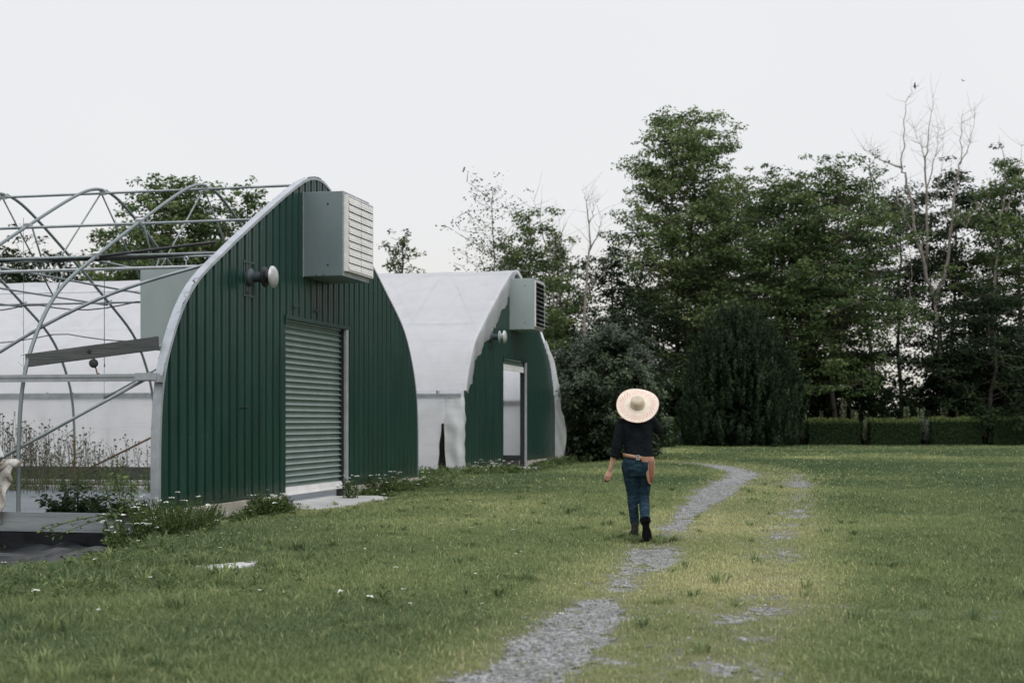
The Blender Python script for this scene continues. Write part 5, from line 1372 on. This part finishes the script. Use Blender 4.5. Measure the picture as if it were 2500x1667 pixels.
    limb(b, [(-.022,fy-.014,1.452),(0,fy-.006,1.450),(.022,fy-.014,1.452)], [.008,.010,.008], 8)    # lips
    for sg in (-1,1):
        limb(b, [(sg*.073,HEAD.y-.01,1.525),(sg*.082,HEAD.y-.018,1.51),(sg*.078,HEAD.y-.008,1.475)], [.010,.014,.009], 8)  # ears
        limb(b, [(sg*.045,fy-.028,1.527),(sg*.018,fy-.012,1.525)], [.010,.009], 8)                   # brows
    limb(b, [SL, (SL+EL)/2, EL, EL*.6+WL*.4, WL], [.050,.043,.037,.036,.024]); limb(b, [SR, (SR+ER)/2, ER, ER*.6+WR*.4, WR], [.050,.043,.037,.036,.024])
    limb(b, [(-.10,0,1.36),SL], [.05,.05]); limb(b, [(.10,0,1.36),SR], [.05,.05])
    limb(b, [HIPL,(HIPL+KL)/2,KL,KL*.65+AL*.35,AL], [.080,.068,.048,.050,.034]); limb(b, [HIPR,(HIPR+KR)/2,KR,KR*.65+AR*.35,AR], [.080,.068,.048,.050,.034])
    limb(b, [AL+Vector((0,0,-.04)), AL+Vector((0,.10,-.07))], [.035,.03]); limb(b, [AR+Vector((0,0,-.02)), AR+Vector((0,-.03,-.12))], [.035,.03])
    # hands: palm, four fingers, thumb
    def hand(w, fwd, side, curl, lens):
        fwd, side = fwd.normalized(), side.normalized(); pal = fwd.cross(side).normalized()
        b.rings([ring(w+fwd*d, rx, ry, side, pal, 12, 2.6) for d, rx, ry in ((-.015,.021,.017),(.02,.030,.016),(.055,.039,.015),(.082,.036,.012))])
        for i, (off, ln) in enumerate(zip((-.030,-.010,.011,.030), lens)):
            base = w + fwd*.078 + side*off; d1 = (fwd*math.cos(curl*.5)+pal*math.sin(curl*.5)); d2 = (fwd*math.cos(curl*1.2)+pal*math.sin(curl*1.2)); d3 = (fwd*math.cos(curl*1.8)+pal*math.sin(curl*1.8))
            p1 = base+d1*ln*.45; p2 = p1+d2*ln*.32; p3 = p2+d3*ln*.25
            limb(b, [base-fwd*.012, p1, p2, p3], [.0098,.0092,.0085,.0075], 8)
        tb = w+fwd*.025-side*.024; t1 = tb+(fwd*.75-side*.6+pal*.45).normalized()*.042; t2 = t1+(fwd*.8-side*.0+pal*.7).normalized()*.034
        limb(b, [tb, t1, t2], [.012,.011,.009], 8)
        return w+fwd*.10+pal*.03
    g = hand(WL, Vector((-.34,.06,-.94)), Vector((-.93,.12,.33)), .62, (.062,.072,.068,.055))
    hand(WR, Vector((-.6,.25,.65)), Vector((.5,.75,.2)), .45, (.062,.072,.068,.055))
    fuse(b, 'body', skin, .006, 3)
    # eyes and hair
    for sg in (-1,1):
        m = MB(); m.lathe((sg*.031,fy-.028,1.510),(0,1,0),[(0,.012),(.006,.011),(.010,.005)],10); m.build('eye', M['shutter'], e, True)
    h = MB(); h.rings([ring(HEAD+Vector((0,dy,dz)), rx, ry, pw=2) for dz, rx, ry, dy in ((-.115,.035,.03,-.045),(-.07,.060,.055,-.038),(-.01,.079,.082,-.018),(.05,.080,.096,-.008),(.09,.064,.080,-.008),(.118,.03,.04,-.01))]); h.build('hair', hair_m, e, True)
    # ---- shirt
    s = MB()
    s.rings([ring((cx,cy,z), rx, ry) for z, rx, ry, cx, cy in ((.90,.150,.118,.035,0),(.945,.168,.125,.018,0),(.99,.166,.122,.012,0),(1.05,.160,.115,.012,0),(1.12,.162,.112,.008,0),(1.20,.170,.115,.004,0),(1.28,.178,.113,0,0),(1.34,.170,.098,0,0),(1.375,.125,.078,0,.005),(1.395,.068,.062,0,.012))])
    limb(s, [(-.10,0,1.345), SL+Vector((-.004,0,-.004)), (SL+EL)/2+Vector((-.004,0,0)), EL, EL*.62+WL*.38], [.055,.064,.061,.058,.055])
    limb(s, [(.10,0,1.345), SR+Vector((.006,0,-.006)), (SR+ER)/2, ER, ER*.62+WR*.38], [.055,.066,.064,.058,.052])
    so = fuse(s, 'shirt', shirt_m, .011, 5)
    c = MB(); a = (EL*.63+WL*.37); d = (WL-EL).normalized(); c.lathe(a-d*.02, d, [(0,.050),(.004,.060),(.022,.063),(.042,.060),(.046,.050)], 16); c.build('rolled_cuff', shirt_m, so, True)
    # ---- jeans
    j = MB()
    j.rings([ring((cx,0,z), rx, ry) for z, rx, ry, cx in ((.72,.135,.105,.0),(.78,.168,.125,-.002),(.85,.176,.130,-.003),(.91,.166,.122,.0),(.955,.150,.112,.002))])
    for sg in (-1,1): limb(j, [(sg*.075,-.055,.86),(sg*.078,-.062,.80),(sg*.080,-.045,.74)], [.066,.074,.066])   # seat
    limb(j, [HIPL+Vector((-.005,0,-.02)), HIPL*.6+KL*.4+Vector((-.004,0,0)), KL+Vector((0,0,.04)), KL+Vector((0,-.012,-.05)), KL*.5+AL*.5+Vector((0,-.014,0)), AL+Vector((0,-.004,.07))], [.094,.082,.063,.059,.056,.052])
    limb(j, [HIPR+Vector((.005,0,-.02)), HIPR*.6+KR*.4+Vector((.004,0,0)), KR+Vector((0,.0,.04)), KR+Vector((0,-.03,-.02)), KR*.45+AR*.55, AR*.93+KR*.07], [.096,.084,.064,.063,.060,.054])
    jo = fuse(j, 'jeans', jean_m, .010, 5)
    c = MB(); d = (AR-KR).normalized(); c.lathe(AR*.97+KR*.03-d*.035, d, [(0,.054),(.004,.061),(.05,.063),(.055,.054)], 18); c.build('turned_cuff', jean_m, jo, True)
    for sg in (-1,1):
        pk = MB(); pk.grid([[(sg*.082+u*.052, -.138-.006*math.cos(u*1.4)+.016*abs(u)*abs(u)+(.010 if v < .80 else 0), v) for u in (-1,-.5,0,.5,1)] for v in (.775,.80,.83,.86,.885)]); pk.build('back_pocket', jean_m, jo, True)
    # ---- boots
    def boot(heel, toe, up, name):
        """heel and toe are sole points; up is the boot's top direction"""
        fw = (toe-heel); ln = fw.length; fw = fw/ln; up = (up - fw*up.dot(fw)).normalized(); sd = fw.cross(up)
        st = ((0,.033,.0),(.06,.041,0),(.22,.041,0),(.45,.039,0),(.68,.053,0),(.85,.051,0),(.96,.034,0),(1.0,.012,0))
        o = MB(); 
        outline = [heel+fw*ln*f+sd*w for f, w, _ in st] + [heel+fw*ln*f-sd*w for f, w, _ in st[::-1]]
        o.rings([outline, [p+up*.026 for p in outline]]); so_ = o
        u = MB()
        hts = (.09,.105,.105,.088,.062,.052,.042,.030)
        rgs = []
        for (f, w, _), hgt in zip(st, hts):
            c = heel+fw*ln*f+up*.024; rgs.append([c+sd*w*.98*math.cos(a)+up*hgt*max(0,math.sin(a)) for a in np.linspace(0,math.pi,9)])
        u.rings(rgs)
        limb(u, [heel+fw*.062+up*.06, heel+fw*.055+up*.12, heel+fw*.050+up*.185], [(.041,.047),(.042,.045),(.046,.048)])
        bt = u.build(name, boot_m, e, True); so_.build('sole', sole_m, bt)
        hl = MB(); hs = [p-up*.018 for p in outline[:3]]+[p-up*.018 for p in outline[-3:]]; hl.rings([hs, [p+up*.018 for p in hs]]); hl.build('heel', sole_m, bt)
    boot(Vector((-.022,-.035,.018)), Vector((-.036,.235,.012)), Vector((0,0,1)), 'boot')
    boot(Vector((.050,-.395,.285)), Vector((.078,-.425,.010)), Vector((0,1,.12)), 'boot')
    # ---- belt, buckle, leather pouch on the right hip
    bl = MB(); rows = [[],[],[],[]]
    for i in range(49):
        a = 2*math.pi*i/48; ca, sa = math.cos(a), math.sin(a); k = (abs(ca)**2.3+abs(sa)**2.3)**(-1/2.3)
        z = .935 - .030*ca*1.0
        for q, (rr, dz) in enumerate(((.004,-.020),(.010,-.020),(.010,.020),(.004,.020))): rows[q].append((.006+(.163+rr)*ca*k, (.122+rr)*sa*k, z+dz))
    bl.grid(rows+[rows[0]]); bo = bl.build('belt', tan_m, e, True)
    bu = MB(); x = -.005
    for p0, p1 in (((x-.018,-.142,.908),(x-.012,-.133,.965)),((x+.012,-.142,.908),(x+.018,-.133,.965)),((x-.012,-.142,.908),(x+.012,-.133,.914)),((x-.012,-.142,.959),(x+.012,-.133,.965)),((x-.002,-.144,.914),(x+.002,-.140,.959))): bu.box(p0, p1)
    bu.build('buckle', M['galv'], bo)
    # flat leather holster: broad strap that narrows downwards
    prof = [(.945,.022,.182),(.92,.026,.190),(.905,.034,.192),(.885,.050,.194),(.86,.066,.196),(.83,.080,.194),(.80,.088,.192),(.74,.092,.186),(.68,.102,.178),(.645,.115,.168),(.630,.135,.152)]
    f = MB(); fr = []; bk = []
    for z, xa, xb in prof:
        fr.append([(xa+(xb-xa)*q/6, -.128-.018*math.sin(math.pi*q/6)+ (.12*(q/6)**2.2)*.55 + .030*(.93-z)*0, z-.0) for q in range(7)]); bk.append([(x, y+.008, z) for (x,y,z) in fr[-1]])
    f.grid(fr); f.grid([r[::-1] for r in bk]); 
    ho = f.build('holster', tan_m, e, True)
    p2 = MB(); rg = []
    for z, w, dpt in ((.905,.030,.012),(.89,.036,.022),(.80,.033,.030),(.72,.028,.028),(.665,.022,.022),(.650,.012,.010)):
        cx = .142+(.90-z)*.02; rg.append([(cx+w*math.cos(a), -.140-dpt*.6*max(-.3,math.sin(a)) +.012, z) for a in np.linspace(0,2*math.pi,13)[:-1]])
    p2.rings(rg); p2.build('tool_sleeve', pouch_m, ho, True)
    # ---- wide straw hat pushed back
    def straw():
        m, nt, bb = new_mat('pale_straw'); v = coords(nt); w = N(nt,'ShaderNodeTexWave', wave_type='RINGS', rings_direction='Z'); w.inputs['Scale'].default_value = 38; w.inputs['Distortion'].default_value = .6; nt.links.new(v, w.inputs['Vector'])
        n = noise(nt, 14, 4, .6, v); r = ramp(nt, [(.3,(.62,.53,.43)),(.7,(.76,.68,.58))], n.outputs['Fac']); nt.links.new(r.outputs[0], bb.inputs['Base Color']); bb.inputs['Roughness'].default_value = .75
        bump(nt, bb, w.outputs['Fac'], .35, .004); return m
    straw_m = straw(); crown_m = noisy('darker_straw_crown', [(.3,(.44,.37,.27)),(.7,(.60,.52,.40))], 14, .75, bumps=.3); red_m = noisy('red_straw_stitch', [(.3,(.56,.30,.26)),(.7,(.66,.40,.35))], 20, .75, bumps=.1)
    ht = bpy.data.objects.new('hat', None); COL.objects.link(ht); ht.parent = e; ht.location = (.0, -.050, 1.535)
    nrm = Vector((-.09,-math.cos(R(36)),math.sin(R(36)))).normalized(); ht.rotation_euler = nrm.to_track_quat('Z','Y').to_euler()
    ht.rotation_euler = (nrm.to_track_quat('Z','Y')).to_euler()
    bm_ = MB(); ns = 144; rad = [.070,.085,.105,.125,.140,.150,.158,.166,.174,.182,.190,.198,.207,.218,.230,.238,.242]
    def bz(r, a): return .012*((r-.07)/.17)**2 + .008*math.sin(a*3+1)*((r-.07)/.17) + .016*math.cos(2*a+.5)*((r-.07)/.17)**2 - .020*((r-.07)/.17)
    V = [(r*math.cos(2*math.pi*i/ns), r*math.sin(2*math.pi*i/ns), bz(r, 2*math.pi*i/ns)) for r in rad for i in range(ns)]
    rr = random.Random(3)
    for k in range(len(rad)-1):
        for i in range(ns):
            q = (i + (k-5)) % 5; red = (5 <= k <= 11 and q in (0, 1) and rr.random() < .92) or k == len(rad)-2
            bm_.mi = 1 if red else 0
            if not bm_.v: bm_.v = V
            bm_.f.append((k*ns+i, k*ns+(i+1)%ns, (k+1)*ns+(i+1)%ns, (k+1)*ns+i)); bm_.m.append(bm_.mi)
    bo_ = bm_.build('brim', [straw_m, red_m], ht, True); so2 = bo_.modifiers.new('solid','SOLIDIFY'); so2.thickness = .004; so2.offset = -1
    cr = MB(); cr.lathe((0,0,-.004),(0,0,1),[(0,.092),(.012,.082),(.035,.080),(.060,.078),(.085,.072),(.102,.058),(.110,.036),(.108,.014),(.106,.002)],36); cr.build('hat_crown', crown_m, ht, True)
    # ---- small black thing held in the left hand
    t = empty('hand_tool', foot+g); tag(t, 'small black object held in the person\'s lowered hand', 'tool')
    tb = MB(); tb.lathe((-.004,.01,.012),(-.25,.05,-1),[(0,.010),(.01,.016),(.035,.018),(.05,.014),(.058,.006)],14); tb.build('handle', M['black'], t, True)
    tb = MB(); tb.tube([(-.02,.012,-.02),(.002,.014,-.038),(.016,.014,-.030)],[.006,.008,.005],8); tb.build('tip', M['black'], t, True)
person()
# ================================================================== light, sky, camera
SUN_EL, SUN_AZ = R(48), R(150)      # azimuth measured clockwise from +Y: sun behind the camera's right shoulder, veiled
def lights():
    w = bpy.data.worlds.new("World"); scene.world = w; w.use_nodes = True
    nt = w.node_tree; bg = nt.nodes['Background']
    sky = N(nt, 'ShaderNodeTexSky', sky_type='NISHITA'); sky.sun_disc = False
    sky.sun_elevation = SUN_EL; sky.sun_rotation = SUN_AZ; sky.air_density = 1.0; sky.dust_density = 4.0; sky.ozone_density = 1.0
    k = N(nt, 'ShaderNodeVectorMath', operation='SCALE'); k.inputs['Scale'].default_value = .10
    nt.links.new(sky.outputs[0], k.inputs[0])
    tc = N(nt, 'ShaderNodeTexCoord'); sx = N(nt, 'ShaderNodeSeparateXYZ'); nt.links.new(tc.outputs['Generated'], sx.inputs[0])
    cl = ramp(nt, [(0,(.84,.79,.69)),(.07,(.85,.83,.79)),(.15,(.855,.863,.88)),(.30,(.855,.863,.89)),(.62,(1.45,1.48,1.55)),(1,(1.75,1.80,1.90))], sx.outputs['Z'])
    n = noise(nt, 1.6, 4, .5, tc.outputs['Generated']); n2 = ramp(nt, [(.3,(.97,.975,.985)),(.7,(1.03,1.03,1.02))], n.outputs['Fac'])
    mu = N(nt, 'ShaderNodeMix', data_type='RGBA', blend_type='MULTIPLY'); mu.inputs[0].default_value = 1
    nt.links.new(cl.outputs[0], mu.inputs[6]); nt.links.new(n2.outputs[0], mu.inputs[7])
    mx = N(nt, 'ShaderNodeMix', data_type='RGBA'); mx.inputs[0].default_value = .96      # cloud veil over the clear sky
    nt.links.new(k.outputs[0], mx.inputs[6]); nt.links.new(mu.outputs[2], mx.inputs[7])
    nt.links.new(mx.outputs[2], bg.inputs['Color']); bg.inputs['Strength'].default_value = 1.0
    L = bpy.data.lights.new('sun', 'SUN'); L.energy = 1.0; L.angle = R(45); L.color = (1, .96, .9)
    o = bpy.data.objects.new('sun', L); COL.objects.link(o)
    d = Vector((math.sin(SUN_AZ)*math.cos(SUN_EL), math.cos(SUN_AZ)*math.cos(SUN_EL), math.sin(SUN_EL)))
    o.rotation_euler = d.to_track_quat('Z', 'Y').to_euler()
lights()
cam = bpy.data.cameras.new('camera'); co = bpy.data.objects.new('camera', cam); COL.objects.link(co)
co.location = (0, 0, EYE); co.rotation_euler = (R(90), 0, 0)
cam.sensor_width = 36; cam.lens = F/2500*36; cam.shift_y = (HY-1667/2)/2500
cam.clip_start = .1; cam.clip_end = 3000
cam.dof.use_dof = True; cam.dof.focus_distance = 17.5; cam.dof.aperture_fstop = 2.4
scene.camera = co
scene.view_settings.view_transform = 'Standard'; scene.view_settings.look = 'None'
scene.view_settings.exposure = 0; scene.view_settings.gamma = 1
scene.cycles.max_bounces = 6; scene.cycles.transparent_max_bounces = 4
scene.cycles.use_denoising = True
